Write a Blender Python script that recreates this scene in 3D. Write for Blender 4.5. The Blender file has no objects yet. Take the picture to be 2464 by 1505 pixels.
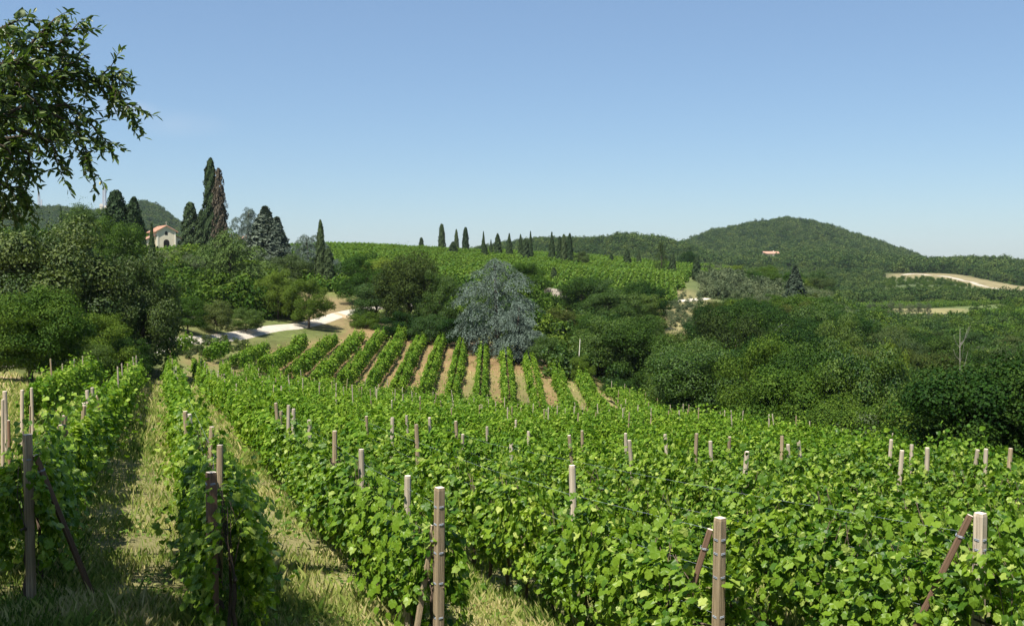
import bpy, math, random
import numpy as np
from mathutils import Vector, Matrix
rng = np.random.default_rng(7); random.seed(7)
SC = bpy.context.scene; COL = SC.collection
# ------------------------------------------------------------------ camera, sky, sun, exposure
F = 2525.0; CX, CY = 1231.5, 752.6; HOR = 635.0
TH = math.atan((CY - HOR) / F)
cam_d = bpy.data.cameras.new("camera"); cam = bpy.data.objects.new("camera", cam_d); COL.objects.link(cam)
cam_d.sensor_fit = 'HORIZONTAL'; cam_d.sensor_width = 36.0; cam_d.lens = 36.0 * F / 2463.0
cam_d.clip_start = 0.1; cam_d.clip_end = 30000
cam.location = (0, 0, 0); cam.rotation_euler = (math.pi / 2 - TH, 0, 0)
SC.camera = cam
SUN_EL, SUN_AZ = math.radians(62), math.radians(-148)       # azimuth from +Y towards +X of the sun itself
sd = Vector((math.sin(SUN_AZ) * math.cos(SUN_EL), math.cos(SUN_AZ) * math.cos(SUN_EL), math.sin(SUN_EL)))
world = bpy.data.worlds.new("World"); SC.world = world; world.use_nodes = True
wn, wl = world.node_tree.nodes, world.node_tree.links
wn.clear()
sky = wn.new('ShaderNodeTexSky'); sky.sky_type = 'NISHITA'; sky.sun_disc = False
sky.sun_elevation = SUN_EL; sky.sun_rotation = SUN_AZ
sky.altitude = 200; sky.air_density = 1.0; sky.dust_density = .35; sky.ozone_density = 2.2
tc = wn.new('ShaderNodeTexCoord')
def wisp(pos, rad, amt):
    s = wn.new('ShaderNodeVectorMath'); s.operation = 'SUBTRACT'; wl.new(tc.outputs['Generated'], s.inputs[0]); s.inputs[1].default_value = pos
    m = wn.new('ShaderNodeMapping'); m.vector_type = 'POINT'; wl.new(s.outputs[0], m.inputs[0]); m.inputs['Rotation'].default_value = (0, math.radians(28), 0)
    m.inputs['Scale'].default_value = (1 / rad, 1 / rad, 3.2 / rad)
    l = wn.new('ShaderNodeVectorMath'); l.operation = 'LENGTH'; wl.new(m.outputs[0], l.inputs[0])
    r = wn.new('ShaderNodeMapRange'); r.interpolation_type = 'SMOOTHSTEP'; wl.new(l.outputs['Value'], r.inputs[0])
    r.inputs[1].default_value = 1; r.inputs[2].default_value = 0; r.inputs[3].default_value = 0; r.inputs[4].default_value = amt
    n = wn.new('ShaderNodeTexNoise'); n.inputs['Scale'].default_value = 22; n.inputs['Detail'].default_value = 5; wl.new(tc.outputs['Generated'], n.inputs[0])
    x = wn.new('ShaderNodeMath'); x.operation = 'MULTIPLY'; wl.new(r.outputs[0], x.inputs[0]); wl.new(n.outputs[0], x.inputs[1])
    return x.outputs[0]
def direc(xv, yv):
    a, b = (xv - CX) / F, (CY - yv) / F
    return Vector((a, math.cos(TH) + b * math.sin(TH), -math.sin(TH) + b * math.cos(TH))).normalized()
w1 = wisp(direc(305, 262), .034, .75); w2 = wisp(direc(430, 298), .055, .25)
ad = wn.new('ShaderNodeMath'); ad.operation = 'ADD'; wl.new(w1, ad.inputs[0]); wl.new(w2, ad.inputs[1])
mxs = wn.new('ShaderNodeMix'); mxs.data_type = 'RGBA'; wl.new(ad.outputs[0], mxs.inputs[0]); tint = wn.new('ShaderNodeMix'); tint.data_type = 'RGBA'; tint.blend_type = 'MULTIPLY'; tint.inputs[0].default_value = 1; tint.inputs[7].default_value = (.89, 1.0, 1.06, 1); wl.new(sky.outputs[0], tint.inputs[6]); air = wn.new('ShaderNodeMix'); air.data_type = 'RGBA'; air.inputs[0].default_value = .36; air.inputs[7].default_value = (2.35, 3.45, 5.35, 1); wl.new(tint.outputs[2], air.inputs[6]); wl.new(air.outputs[2], mxs.inputs[6]); mxs.inputs[7].default_value = (5.6, 6.1, 6.9, 1)
bg = wn.new('ShaderNodeBackground'); bg.inputs[1].default_value = 0.067
wl.new(mxs.outputs[2], bg.inputs[0])
wo = wn.new('ShaderNodeOutputWorld'); wl.new(bg.outputs[0], wo.inputs[0])
sun_d = bpy.data.lights.new("sun", 'SUN'); sun_d.energy = 4.9; sun_d.angle = math.radians(.53); sun_d.color = (1, .95, .86)
sun = bpy.data.objects.new("sun", sun_d); COL.objects.link(sun); sun.rotation_euler = sd.to_track_quat('Z', 'Y').to_euler(); sun.location = (-20, -20, 40)
SC.view_settings.view_transform = 'Standard'; SC.view_settings.look = 'None'; SC.view_settings.gamma = 1
SC.view_settings.use_curve_mapping = False; SC.view_settings.exposure = 0.93
SC.render.engine = 'CYCLES'; SC.cycles.use_denoising = True; SC.cycles.max_bounces = 6
SC.cycles.transparent_max_bounces = 4; SC.cycles.volume_bounces = 0

# ------------------------------------------------------------------ helpers
def ray(xv, yv):
    a, b = (xv - CX) / F, (CY - yv) / F
    k = math.cos(TH) + b * math.sin(TH)
    return a / k, (-math.sin(TH) + b * math.cos(TH)) / k           # X/Y, Z/Y
def P(xv, yv, Y):
    u, v = ray(xv, yv); return Vector((u * Y, Y, v * Y))
def UX(xv): return (xv - CX) / F

def tag(o, label=None, cat=None, group=None, kind=None):
    if label: o['label'] = label
    if cat: o['category'] = cat
    if group: o['group'] = group
    if kind: o['kind'] = kind
    return o
def empty(name, loc, label=None, cat=None, group=None, rz=0):
    o = bpy.data.objects.new(name, None); COL.objects.link(o); o.location = loc; o.rotation_euler = (0, 0, rz); o.empty_display_size = .2
    return tag(o, label, cat, group)
def link(name, me, parent=None, loc=None, rot=None, scl=None, mat=None):
    o = bpy.data.objects.new(name, me); COL.objects.link(o)
    if parent: o.parent = parent
    if loc is not None: o.location = loc
    if rot is not None: o.rotation_euler = rot
    if scl is not None: o.scale = scl
    if mat is not None:
        if len(me.materials) == 0: me.materials.append(None)
        o.material_slots[0].link = 'OBJECT'; o.material_slots[0].material = mat
    return o
def npmesh(name, V, faces_list, mats=(), smooth=False, mat_idx=None):
    """faces_list: list of (M,k) int arrays"""
    me = bpy.data.meshes.new(name); V = np.asarray(V, dtype=np.float32)
    me.vertices.add(len(V)); me.vertices.foreach_set("co", V.ravel())
    fl = [np.asarray(f, dtype=np.int32) for f in faces_list if len(f)]
    idx = np.concatenate([f.ravel() for f in fl]); tot = np.concatenate([np.full(len(f), f.shape[1], dtype=np.int32) for f in fl])
    st = np.concatenate([[0], np.cumsum(tot)[:-1]]).astype(np.int32)
    me.loops.add(len(idx)); me.loops.foreach_set("vertex_index", idx)
    me.polygons.add(len(tot)); me.polygons.foreach_set("loop_start", st)
    try: me.polygons.foreach_set("loop_total", tot)
    except Exception: pass
    if mat_idx is not None: me.polygons.foreach_set("material_index", np.asarray(mat_idx, dtype=np.int32))
    me.polygons.foreach_set("use_smooth", np.full(len(tot), smooth, dtype=bool))
    for m in mats: me.materials.append(m)
    me.update(calc_edges=True)
    return me
def norm(a): return a / np.maximum(np.linalg.norm(a, axis=-1, keepdims=True), 1e-9)
def frames(n, t):
    n = norm(n); t = norm(t - n * np.sum(t * n, axis=-1, keepdims=True)); b = np.cross(n, t)
    return np.stack([t, b, n], axis=1)                              # rows: x,y,z axes
def scatter(tv, tf, C, FR, S):
    """instance template verts tv (k,3), faces tf (list of arrays) at C with frames FR (N,3,3) and size S -> verts, faces"""
    N = len(C); k = len(tv); S = np.asarray(S)
    if S.ndim == 1: S = np.repeat(S[:, None], 3, 1)
    V = np.einsum('nkj,njc->nkc', tv[None] * S[:, None, :], FR) + C[:, None]
    off = (np.arange(N) * k)[:, None, None]
    return V.reshape(-1, 3), [(f[None] + off).reshape(-1, f.shape[1]) for f in tf]
QUAD = np.array([[0, 0, 0], [.5, .38, .10], [1, 0, -.04], [.5, -.38, .10]], float); QUADF = [np.array([[0, 1, 2, 3]])]
LANCE = np.array([[0, 0, 0], [.3, .17, .03], [.7, .14, .0], [1, 0, -.10], [.7, -.14, .0], [.3, -.17, .03]], float)
LANCEF = [np.array([[0, 1, 2, 3], [0, 3, 4, 5]])]
def vine_leaf_template(fold=.12, droop=.12):
    ang = np.radians([180, 158, 128, 100, 78, 50, 30, 0, -30, -50, -78, -100, -128, -158])
    rad = np.array([.28, .46, .44, .55, .47, .58, .50, .64, .50, .58, .47, .55, .44, .46])
    x = .42 + rad * np.cos(ang); y = rad * np.sin(ang) * 1.0
    z = fold * np.abs(y) - droop * x * x + .04 * np.sin(ang * 5)
    V = np.vstack([[.38, 0, 0], np.stack([x, y, z], 1)]); n = len(ang)
    return V, [np.array([[0, i + 1, (i + 1) % n + 1] for i in range(n)])]
VLEAF, VLEAFF = vine_leaf_template()
VCURL = [VLEAF, vine_leaf_template(.45, .35)[0], vine_leaf_template(-.15, .05)[0] * [1, .85, 1]]
PENT = np.array([[.02, 0, 0], [.1, .42, .08], [.62, .45, .06], [1, 0, -.1], [.62, -.45, .06], [.1, -.42, .08]], float)
PENTF = [np.array([[0, 1, 2, 3], [0, 3, 4, 5]])]
def tube(pts, rads, seg=6, cap=True):
    pts = [Vector(p) for p in pts]; V = []; Fq = []; Ft = []
    for i, p in enumerate(pts):
        d = (pts[min(i + 1, len(pts) - 1)] - pts[max(i - 1, 0)]).normalized()
        a = d.cross(Vector((0.13, .97, .2))).normalized() if abs(d.y) < .9 else d.cross(Vector((1, 0, 0))).normalized(); b = d.cross(a)
        for k in range(seg):
            an = 2 * math.pi * k / seg
            V.append(p + (a * math.cos(an) + b * math.sin(an)) * rads[i])
    for i in range(len(pts) - 1):
        for k in range(seg):
            Fq.append((i * seg + k, i * seg + (k + 1) % seg, (i + 1) * seg + (k + 1) % seg, (i + 1) * seg + k))
    if cap:
        for base in (0, (len(pts) - 1) * seg):
            V.append(pts[0] if base == 0 else pts[-1]); c = len(V) - 1
            for k in range(seg): Ft.append((c, base + k, base + (k + 1) % seg))
    return V, Fq, Ft
class MB:
    def __init__(s): s.V = []; s.q = []; s.t = []
    def add(s, V, q=(), t=()):
        o = len(s.V); s.V += [tuple(v) for v in V]; s.q += [tuple(i + o for i in f) for f in q]; s.t += [tuple(i + o for i in f) for f in t]
    def tube(s, pts, rads, seg=6): s.add(*tube(pts, rads, seg))
    def box(s, c, d, rz=0, taper=1.0):
        V = []
        for z in (-1, 1):
            k = 1.0 if z < 0 else taper
            for x, y in ((-1, -1), (1, -1), (1, 1), (-1, 1)):
                X, Y = x * d[0] / 2 * k, y * d[1] / 2 * k
                V.append((c[0] + X * math.cos(rz) - Y * math.sin(rz), c[1] + X * math.sin(rz) + Y * math.cos(rz), c[2] + z * d[2] / 2))
        s.add(V, [(3, 2, 1, 0), (4, 5, 6, 7), (0, 1, 5, 4), (1, 2, 6, 5), (2, 3, 7, 6), (3, 0, 4, 7)])
    def mesh(s, name, mats=(), smooth=False): return npmesh(name, np.array(s.V), [np.array(s.q).reshape(-1, 4), np.array(s.t).reshape(-1, 3)], mats, smooth)

# ------------------------------------------------------------------ materials
def newmat(name):
    m = bpy.data.materials.new(name); m.use_nodes = True; m.node_tree.nodes.clear(); return m, m.node_tree.nodes, m.node_tree.links
def leafmat(name, c1, c2, c3=None, trans=.3, rough=.6, spec=.10, vary=.3, patch=(), dry=0):
    m, n, l = newmat(name)
    g = n.new('ShaderNodeNewGeometry'); oi = n.new('ShaderNodeObjectInfo')
    r = n.new('ShaderNodeValToRGB'); l.new(g.outputs['Random Per Island'], r.inputs[0])
    r.color_ramp.elements[0].color = (*c1, 1); r.color_ramp.elements[1].color = (*c2, 1); r.color_ramp.elements[1].position = .82
    if c3: e = r.color_ramp.elements.new(.97); e.color = (*c3, 1)
    h = n.new('ShaderNodeHueSaturation'); l.new(r.outputs[0], h.inputs['Color'])
    mr = n.new('ShaderNodeMapRange'); l.new(oi.outputs['Random'], mr.inputs[0]); mr.inputs[3].default_value = 1 - vary; mr.inputs[4].default_value = 1 + vary
    l.new(mr.outputs[0], h.inputs['Value'])
    mh = n.new('ShaderNodeMapRange'); l.new(oi.outputs['Random'], mh.inputs[0]); mh.inputs[3].default_value = .5 + vary * .07; mh.inputs[4].default_value = .5 - vary * .07
    l.new(mh.outputs[0], h.inputs['Hue'])
    p = n.new('ShaderNodeBsdfPrincipled'); l.new(h.outputs[0], p.inputs['Base Color']); p.inputs['Roughness'].default_value = rough
    p.inputs['Specular IOR Level'].default_value = spec
    t = n.new('ShaderNodeBsdfTranslucent')
    b = n.new('ShaderNodeMix'); b.data_type = 'RGBA'; b.blend_type = 'MULTIPLY'; b.inputs[0].default_value = 1; l.new(h.outputs[0], b.inputs[6]); b.inputs[7].default_value = (1.25, 1.35, .55, 1)
    l.new(b.outputs[2], t.inputs[0])
    mx = n.new('ShaderNodeMixShader'); mx.inputs[0].default_value = trans; l.new(p.outputs[0], mx.inputs[1]); l.new(t.outputs[0], mx.inputs[2])
    o = n.new('ShaderNodeOutputMaterial'); l.new(mx.outputs[0], o.inputs[0]); return m
def noisemat(name, c1, c2, scale=8, stretch=(1, 1, 1), rough=.85, bump=.3, detail=6, spec=.2, coord='Object'):
    m, n, l = newmat(name)
    t = n.new('ShaderNodeTexCoord'); mp = n.new('ShaderNodeMapping'); mp.inputs['Scale'].default_value = stretch; l.new(t.outputs[coord], mp.inputs[0])
    a = n.new('ShaderNodeTexNoise'); a.inputs['Scale'].default_value = scale; a.inputs['Detail'].default_value = detail; a.inputs['Roughness'].default_value = .65; l.new(mp.outputs[0], a.inputs[0])
    r = n.new('ShaderNodeValToRGB'); l.new(a.outputs[0], r.inputs[0]); r.color_ramp.elements[0].position = .3; r.color_ramp.elements[1].position = .7
    r.color_ramp.elements[0].color = (*c1, 1); r.color_ramp.elements[1].color = (*c2, 1)
    oi = n.new('ShaderNodeObjectInfo'); mr = n.new('ShaderNodeMapRange'); l.new(oi.outputs['Random'], mr.inputs[0]); mr.inputs[3].default_value = .8; mr.inputs[4].default_value = 1.2
    h = n.new('ShaderNodeHueSaturation'); l.new(r.outputs[0], h.inputs['Color']); l.new(mr.outputs[0], h.inputs['Value'])
    p = n.new('ShaderNodeBsdfPrincipled'); l.new(h.outputs[0], p.inputs['Base Color']); p.inputs['Roughness'].default_value = rough; p.inputs['Specular IOR Level'].default_value = spec
    bp = n.new('ShaderNodeBump'); bp.inputs['Strength'].default_value = bump; bp.inputs['Distance'].default_value = .02; l.new(a.outputs[0], bp.inputs['Height']); l.new(bp.outputs[0], p.inputs['Normal'])
    o = n.new('ShaderNodeOutputMaterial'); l.new(p.outputs[0], o.inputs[0]); return m
M = {}
M['vine'] = leafmat('vine_leaf', (.034, .100, .007), (.185, .290, .020), (.36, .43, .10), trans=.38, rough=.45, spec=.3, vary=.12)
M['vine_far'] = leafmat('vine_leaf_far', (.046, .120, .009), (.165, .272, .022), (.26, .34, .06), trans=.34, rough=.5, vary=.12)
M['vine_hill'] = leafmat('hill_vine_leaf', (.038, .095, .010), (.120, .200, .022), (.18, .24, .05), trans=.3, rough=.5, vary=.15)
M['oak'] = leafmat('oak_leaf', (.012, .040, .004), (.064, .116, .011), trans=.2, rough=.55, spec=.25)
M['olivegreen'] = leafmat('broadleaf_olive_green', (.026, .050, .007), (.070, .102, .017), trans=.18, rough=.55, spec=.25)
M['mid'] = leafmat('broadleaf_mid_green', (.016, .048, .004), (.080, .138, .015), trans=.25)
M['light'] = leafmat('broadleaf_light_green', (.080, .125, .012), (.165, .215, .030), trans=.3)
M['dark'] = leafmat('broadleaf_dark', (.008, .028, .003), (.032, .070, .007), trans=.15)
M['brown'] = leafmat('broadleaf_brownish', (.016, .032, .005), (.054, .075, .012), trans=.15)
M['olive'] = leafmat('olive_leaf', (.050, .074, .032), (.120, .148, .072), trans=.12, rough=.5)
M['cedar_blue'] = leafmat('blue_cedar_needles', (.038, .062, .042), (.150, .195, .155), trans=.05, rough=.6, spec=.2, vary=.08)
M['cedar_green'] = leafmat('green_cedar_needles', (.020, .052, .010), (.085, .145, .030), trans=.1, rough=.6, spec=.2)
M['cypress'] = leafmat('cypress_foliage', (.022, .042, .014), (.055, .085, .030), trans=.05, rough=.65, spec=.15)
M['spruce'] = leafmat('spruce_needles', (.020, .036, .018), (.060, .085, .050), trans=.05, rough=.6, spec=.2)
M['greyfir'] = leafmat('grey_conifer', (.035, .052, .034), (.10, .125, .085), trans=.05, rough=.6, spec=.2)
M['dry_twig'] = leafmat('dry_twigs', (.075, .058, .040), (.15, .12, .085), trans=.05, rough=.8, spec=.1)
M['almond'] = leafmat('almond_leaf', (.045, .085, .014), (.14, .19, .038), (.26, .30, .10), trans=.34, rough=.42, spec=.4)
M['fruit'] = noisemat('green_fruit', (.26, .28, .10), (.42, .40, .18), scale=20, rough=.8)
M['farwood'] = leafmat('far_wood', (.018, .046, .010), (.075, .118, .028), trans=.15, rough=.7, spec=.08, vary=.4)
M['bark'] = noisemat('bark', (.05, .038, .026), (.13, .10, .075), scale=12, stretch=(1, 1, .25), bump=.6)
M['vinewood'] = noisemat('vine_bark', (.05, .035, .024), (.14, .10, .07), scale=30, stretch=(1, 1, .2), bump=.8)
M['post'] = noisemat('post_wood', (.15, .108, .062), (.40, .31, .195), scale=9, stretch=(6, 6, .35), bump=.9, rough=.8)
M['post_grey'] = noisemat('weathered_post', (.22, .18, .13), (.54, .455, .34), scale=9, stretch=(6, 6, .35), bump=.5, rough=.85)
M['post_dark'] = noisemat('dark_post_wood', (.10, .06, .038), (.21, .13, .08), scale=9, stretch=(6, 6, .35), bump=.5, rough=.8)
M['cut'] = noisemat('sawn_top', (.55, .45, .34), (.75, .66, .54), scale=30, bump=.1)
M['wire'] = noisemat('galvanised_wire', (.20, .23, .27), (.34, .38, .43), scale=40, rough=.4, spec=.5)
M['road'] = noisemat('gravel_road', (.38, .335, .26), (.56, .50, .41), scale=1.4, detail=10, bump=.3, rough=.95)
M['track'] = noisemat('dirt_track', (.27, .195, .115), (.40, .30, .19), scale=1.1, detail=10, bump=.3, rough=.95)
M['stone'] = noisemat('pale_stone', (.33, .29, .23), (.52, .46, .38), scale=2.5, bump=.5)
M['plaster'] = noisemat('cream_plaster', (.60, .52, .38), (.74, .67, .52), scale=1.2, bump=.1)
M['trimst'] = noisemat('pale_trim', (.62, .56, .45), (.74, .68, .56), scale=3, bump=.1)
M['tile'] = noisemat('terracotta_tile', (.30, .15, .10), (.50, .31, .22), scale=2.2, stretch=(1, 1, 1), bump=.4)
M['darkglass'] = noisemat('dark_opening', (.012, .012, .012), (.03, .028, .025), scale=3, rough=.3, bump=0)
M['metal'] = noisemat('mast_metal', (.42, .42, .44), (.60, .60, .62), scale=3, rough=.5, bump=0)
M['deadwood'] = noisemat('bleached_wood', (.13, .12, .10), (.24, .22, .19), scale=5, bump=.2)

# ground: zone colour attribute x noise
def groundmat():
    m, n, l = newmat('ground_soil_and_grass')
    a = n.new('ShaderNodeAttribute'); a.attribute_name = 'zone'
    t = n.new('ShaderNodeTexCoord')
    def noi(sc, det, ro=.6):
        x = n.new('ShaderNodeTexNoise'); x.inputs['Scale'].default_value = sc; x.inputs['Detail'].default_value = det; x.inputs['Roughness'].default_value = ro; l.new(t.outputs['Object'], x.inputs[0]); return x
    n1 = noi(.12, 8); n2 = noi(1.3, 10, .7); n3 = noi(14, 6, .75)
    r1 = n.new('ShaderNodeMapRange'); l.new(n1.outputs[0], r1.inputs[0]); r1.inputs[1].default_value = .3; r1.inputs[2].default_value = .7; r1.inputs[3].default_value = .72; r1.inputs[4].default_value = 1.25
    r2 = n.new('ShaderNodeMapRange'); l.new(n2.outputs[0], r2.inputs[0]); r2.inputs[1].default_value = .3; r2.inputs[2].default_value = .7; r2.inputs[3].default_value = .62; r2.inputs[4].default_value = 1.3
    r3 = n.new('ShaderNodeMapRange'); l.new(n3.outputs[0], r3.inputs[0]); r3.inputs[1].default_value = .3; r3.inputs[2].default_value = .7; r3.inputs[3].default_value = .7; r3.inputs[4].default_value = 1.25
    m1 = n.new('ShaderNodeMath'); m1.operation = 'MULTIPLY'; l.new(r1.outputs[0], m1.inputs[0]); l.new(r2.outputs[0], m1.inputs[1])
    m2 = n.new('ShaderNodeMath'); m2.operation = 'MULTIPLY'; l.new(m1.outputs[0], m2.inputs[0]); l.new(r3.outputs[0], m2.inputs[1])
    gm = n.new('ShaderNodeMapRange'); l.new(n2.outputs[0], gm.inputs[0]); gm.inputs[1].default_value = .50; gm.inputs[2].default_value = .62; gm.inputs[3].default_value = 0; gm.inputs[4].default_value = .55
    mg = n.new('ShaderNodeMix'); mg.data_type = 'RGBA'; l.new(gm.outputs[0], mg.inputs[0]); l.new(a.outputs['Color'], mg.inputs[6]); mg.inputs[7].default_value = (.095, .115, .035, 1)
    h = n.new('ShaderNodeHueSaturation'); l.new(mg.outputs[2], h.inputs['Color']); l.new(m2.outputs[0], h.inputs['Value'])
    p = n.new('ShaderNodeBsdfPrincipled'); l.new(h.outputs[0], p.inputs['Base Color']); p.inputs['Roughness'].default_value = .95; p.inputs['Specular IOR Level'].default_value = .1
    b = n.new('ShaderNodeBump'); b.inputs['Strength'].default_value = .7; b.inputs['Distance'].default_value = .06; l.new(n3.outputs[0], b.inputs['Height']); l.new(b.outputs[0], p.inputs['Normal'])
    o = n.new('ShaderNodeOutputMaterial'); l.new(p.outputs[0], o.inputs[0]); return m
M['ground'] = groundmat()

# ------------------------------------------------------------------ terrain height
YN = np.array([8, 12, 20, 30, 45, 60])
def near(u):
    X = u * YN; z = -3.3 - .115 * YN + .12 * np.maximum(0, -X)
    z = z - .02 * np.maximum(0, X - 10) ** 1.45
    return list(zip(YN.tolist(), z.tolist()))
cols = {
 -1400: near(UX(-1400))[:4] + [(60, -5), (90, -4), (160, 0), (300, 6), (1000, 12), (9000, 0)],
 -600: near(UX(-600))[:5] + [(60, -5.8), (75, -6.2), (120, -2), (220, 3), (420, 9), (1000, 12), (9000, 0)],
 0: near(UX(0))[:5] + [(60, -6.7), (75, -7.3), (84, -7.2), (95, -5), (120, -2.5), (160, 0), (220, 2), (300, 5), (420, 8), (1000, 12), (9000, 0)],
 400: near(UX(400)) + [(85, -9.4), (98, -9.3), (102, -7.5), (110, -7.3), (120, -6.0), (160, -3), (220, 2.0), (250, 3.9), (300, 5), (420, 5), (650, 2), (1000, 10), (9000, 0)],
 640: near(UX(640)) + [(92, -11.6), (105, -11.0), (121, -9.6), (127, -7.8), (137, -7.6), (160, -4.5), (220, 0.5), (300, 3.5), (420, 4.5), (650, 0), (9000, -15)],
 800: near(UX(800)) + [(95, -12.4), (120, -11.0), (146, -8.4), (151, -6.9), (159, -6.8), (175, -4.5), (220, -1.6), (300, 2.8), (360, 5.4), (430, 5), (650, -2), (9000, -15)],
 1200: near(UX(1200)) + [(88, -13.4), (100, -13.0), (125, -10.9), (140, -9.6), (170, -6.8), (220, -3.6), (300, -.5), (400, 3.6), (450, 3.6), (650, -2), (9000, -15)],
 1450: near(UX(1450)) + [(85, -13.6), (100, -13.4), (115, -12.2), (140, -12.5), (190, -9), (230, -5.5), (300, -2.2), (390, 1.2), (450, 0), (650, -6), (9000, -15)],
 1600: near(UX(1600)) + [(80, -12.6), (100, -14.8), (115, -17.0), (130, -16.5), (160, -13), (205, -8.6), (225, -7.6), (245, -5.4), (300, -3.5), (400, -1.2), (500, -6), (650, -10), (9000, -15)],
 1800: near(UX(1800)) + [(78, -13.2), (95, -17.5), (120, -19), (160, -14.5), (220, -8.5), (260, -6.2), (330, -4), (400, -3.0), (460, -9), (650, -18), (1000, -5), (9000, -15)],
 2000: near(UX(2000))[:5] + [(58, -11.2), (75, -16), (90, -19), (120, -20.5), (160, -16), (220, -11.0), (260, -9.5), (310, -12), (420, -20), (650, -22), (1000, 0), (9000, -15)],
 2100: near(UX(2100))[:5] + [(58, -12.5), (75, -18), (90, -21), (120, -22.5), (160, -18.5), (220, -16.5), (260, -17.5), (310, -18.5), (420, -20.2), (650, -20.5), (820, -13), (1000, -4), (9000, -15)],
 2230: near(UX(2230))[:4] + [(45, -9.4), (58, -14), (90, -21), (130, -22.5), (200, -22), (300, -21.5), (420, -20.3), (650, -18), (800, -8), (1000, -5), (9000, -15)],
 2463: near(UX(2463))[:4] + [(40, -9.9), (60, -15), (90, -21), (120, -23), (160, -23), (220, -21.5), (350, -18.7), (450, -19), (650, -20), (800, -17), (1000, -8), (9000, -15)],
 3300: near(UX(3300))[:3] + [(30, -9), (60, -17), (90, -22), (160, -24), (350, -19), (650, -20), (1000, -9), (9000, -15)],
}
cx = sorted(cols); cu = np.array([UX(c) for c in cx])
UG = np.arange(-1.3, 1.3001, .01); LG = np.arange(math.log(7.), math.log(10000), .03)
tabl = np.stack([np.interp(LG, [math.log(a) for a, _ in cols[c]], [b for _, b in cols[c]]) for c in cx])
G = np.stack([np.interp(UG, cu, tabl[:, j]) for j in range(len(LG))], axis=1)
def blur(A, sig, ax):
    r = int(sig * 3) + 1; k = np.exp(-.5 * (np.arange(-r, r + 1) / sig) ** 2); k /= k.sum()
    Ap = np.pad(A, [(r, r) if i == ax else (0, 0) for i in range(2)], mode='edge')
    return sum(k[i] * np.take(Ap, range(i, i + A.shape[ax]), axis=ax) for i in range(2 * r + 1))
G = blur(blur(G, 2.2, 0), 1.3, 1)
HILLS = [  # crest profile in picture x -> ground y, distance, spread
 ([1500, 1560, 1640, 1700, 1800, 1890, 1950, 2050, 2150, 2230, 2350], [648, 630, 596, 571, 550, 538, 545, 574, 606, 634, 648], 1700, 420),
 ([1040, 1150, 1260, 1300, 1400, 1480, 1560, 1640, 1720], [640, 612, 592, 588, 590, 584, 590, 606, 640], 1000, 160),
 ([2150, 2240, 2350, 2463, 2700, 3200], [655, 644, 640, 642, 640, 640], 1150, 170),
 ([-900, -300, 0, 150, 220, 300, 345, 380, 430, 480, 540], [540, 520, 512, 512, 522, 512, 497, 507, 545, 590, 640], 1700, 420)]
NS = [(rng.uniform(0, 6.28, 2), rng.normal(0, 1, 2), s) for s in (1, 1, 1, 2.3, 2.3, 4.7, 4.7, 9)]
def hgt(X, Y):
    X = np.asarray(X, float); Y = np.asarray(Y, float); Yc = np.maximum(Y, 8.0); u = X / Yc
    fu = np.clip((u - UG[0]) / .01, 0, len(UG) - 1.001); fl = np.clip((np.log(Yc) - LG[0]) / .03, 0, len(LG) - 1.001)
    i = fu.astype(int); j = fl.astype(int); a = fu - i; b = fl - j
    z = (G[i, j] * (1 - a) + G[i + 1, j] * a) * (1 - b) + (G[i, j + 1] * (1 - a) + G[i + 1, j + 1] * a) * b
    xv = u * F + CX
    for px, py, yc, w in HILLS:
        c = -(np.interp(xv, px, py) - HOR) / F * yc
        k = np.where(Y < yc, np.exp(-((Y - yc) / w) ** 2), np.exp(-((Y - yc) / (w * 2)) ** 2))
        hz = c * k; edge = (xv > px[0]) & (xv < px[-1])
        z = np.where(edge, np.maximum(z, z * (1 - k) + hz), z)
    rel = np.zeros_like(z)
    for ph, d, s in NS: rel += np.sin(s * (d[0] * X + d[1] * Y) * .09 + ph[0]) / s
    z = z + rel * .10 * np.clip((Y - 20) / 200, 0.15, 2.5)
    t = np.clip((Y - 3.0) / 5.0, 0, 1); t = t * t * (3 - 2 * t)
    return z * t + (-1.62) * (1 - t)
def H(X, Y): return float(hgt(np.array([X]), np.array([Y]))[0])

def gp_(xv, Y): return (UX(xv) * Y, Y)
def inpoly(X, Y, poly):
    X = np.asarray(X, float); Y = np.asarray(Y, float); r = np.zeros(X.shape, bool); n = len(poly); j = n - 1
    for i in range(n):
        xi, yi = poly[i]; xj, yj = poly[j]
        c = ((yi > Y) != (yj > Y)) & (X < (xj - xi) * (Y - yi) / (yj - yi + 1e-12) + xi); r ^= c; j = i
    return r
FIELD = [(-60, 6), (14, 6), (18, 14), (21, 30), (20, 50), (18.5, 60), (16, 80), (12, 106), (9.8, 107), (9.2, 87), (6.5, 84), (-9, 94), (-21, 98), (-29.5, 93), (-33, 76), (-30, 60), (-36, 50)]
BLOCK = [(-31, 98), (-21, 99), (-9, 95), (6.5, 85), (9.2, 88), (9.5, 118), (0, 132), (-16, 144), (-21, 142), (-24, 128), (-28, 113)]
DRYL = [(-40, 18), (-9.0, 18), (-13, 30), (-19, 45), (-27, 60), (-32, 68), (-40, 72), (-60, 60)]
HILLV = [(-70, 200), (-30, 172), (0, 175), (30, 205), (38, 240), (48, 310), (58, 372), (50, 440), (-20, 450), (-75, 380)]
WOOD = [(9, 122), (13, 106), (17, 80), (19.5, 60), (22, 42), (20, 30), (140, 30), (190, 170), (150, 260), (100, 275), (72, 262), (56, 235), (50, 225), (42, 205), (20, 195), (8, 172)]
def solveY(xv, yv, lo, hi):
    u, v = ray(xv, yv); Ys = np.linspace(lo, hi, 600); d = v * Ys - hgt(u * Ys, Ys); k = np.where(d <= 0)[0]; return float(Ys[k[0]]) if len(k) else hi
YH = solveY(1855, 624, 1080, 1400)
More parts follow.
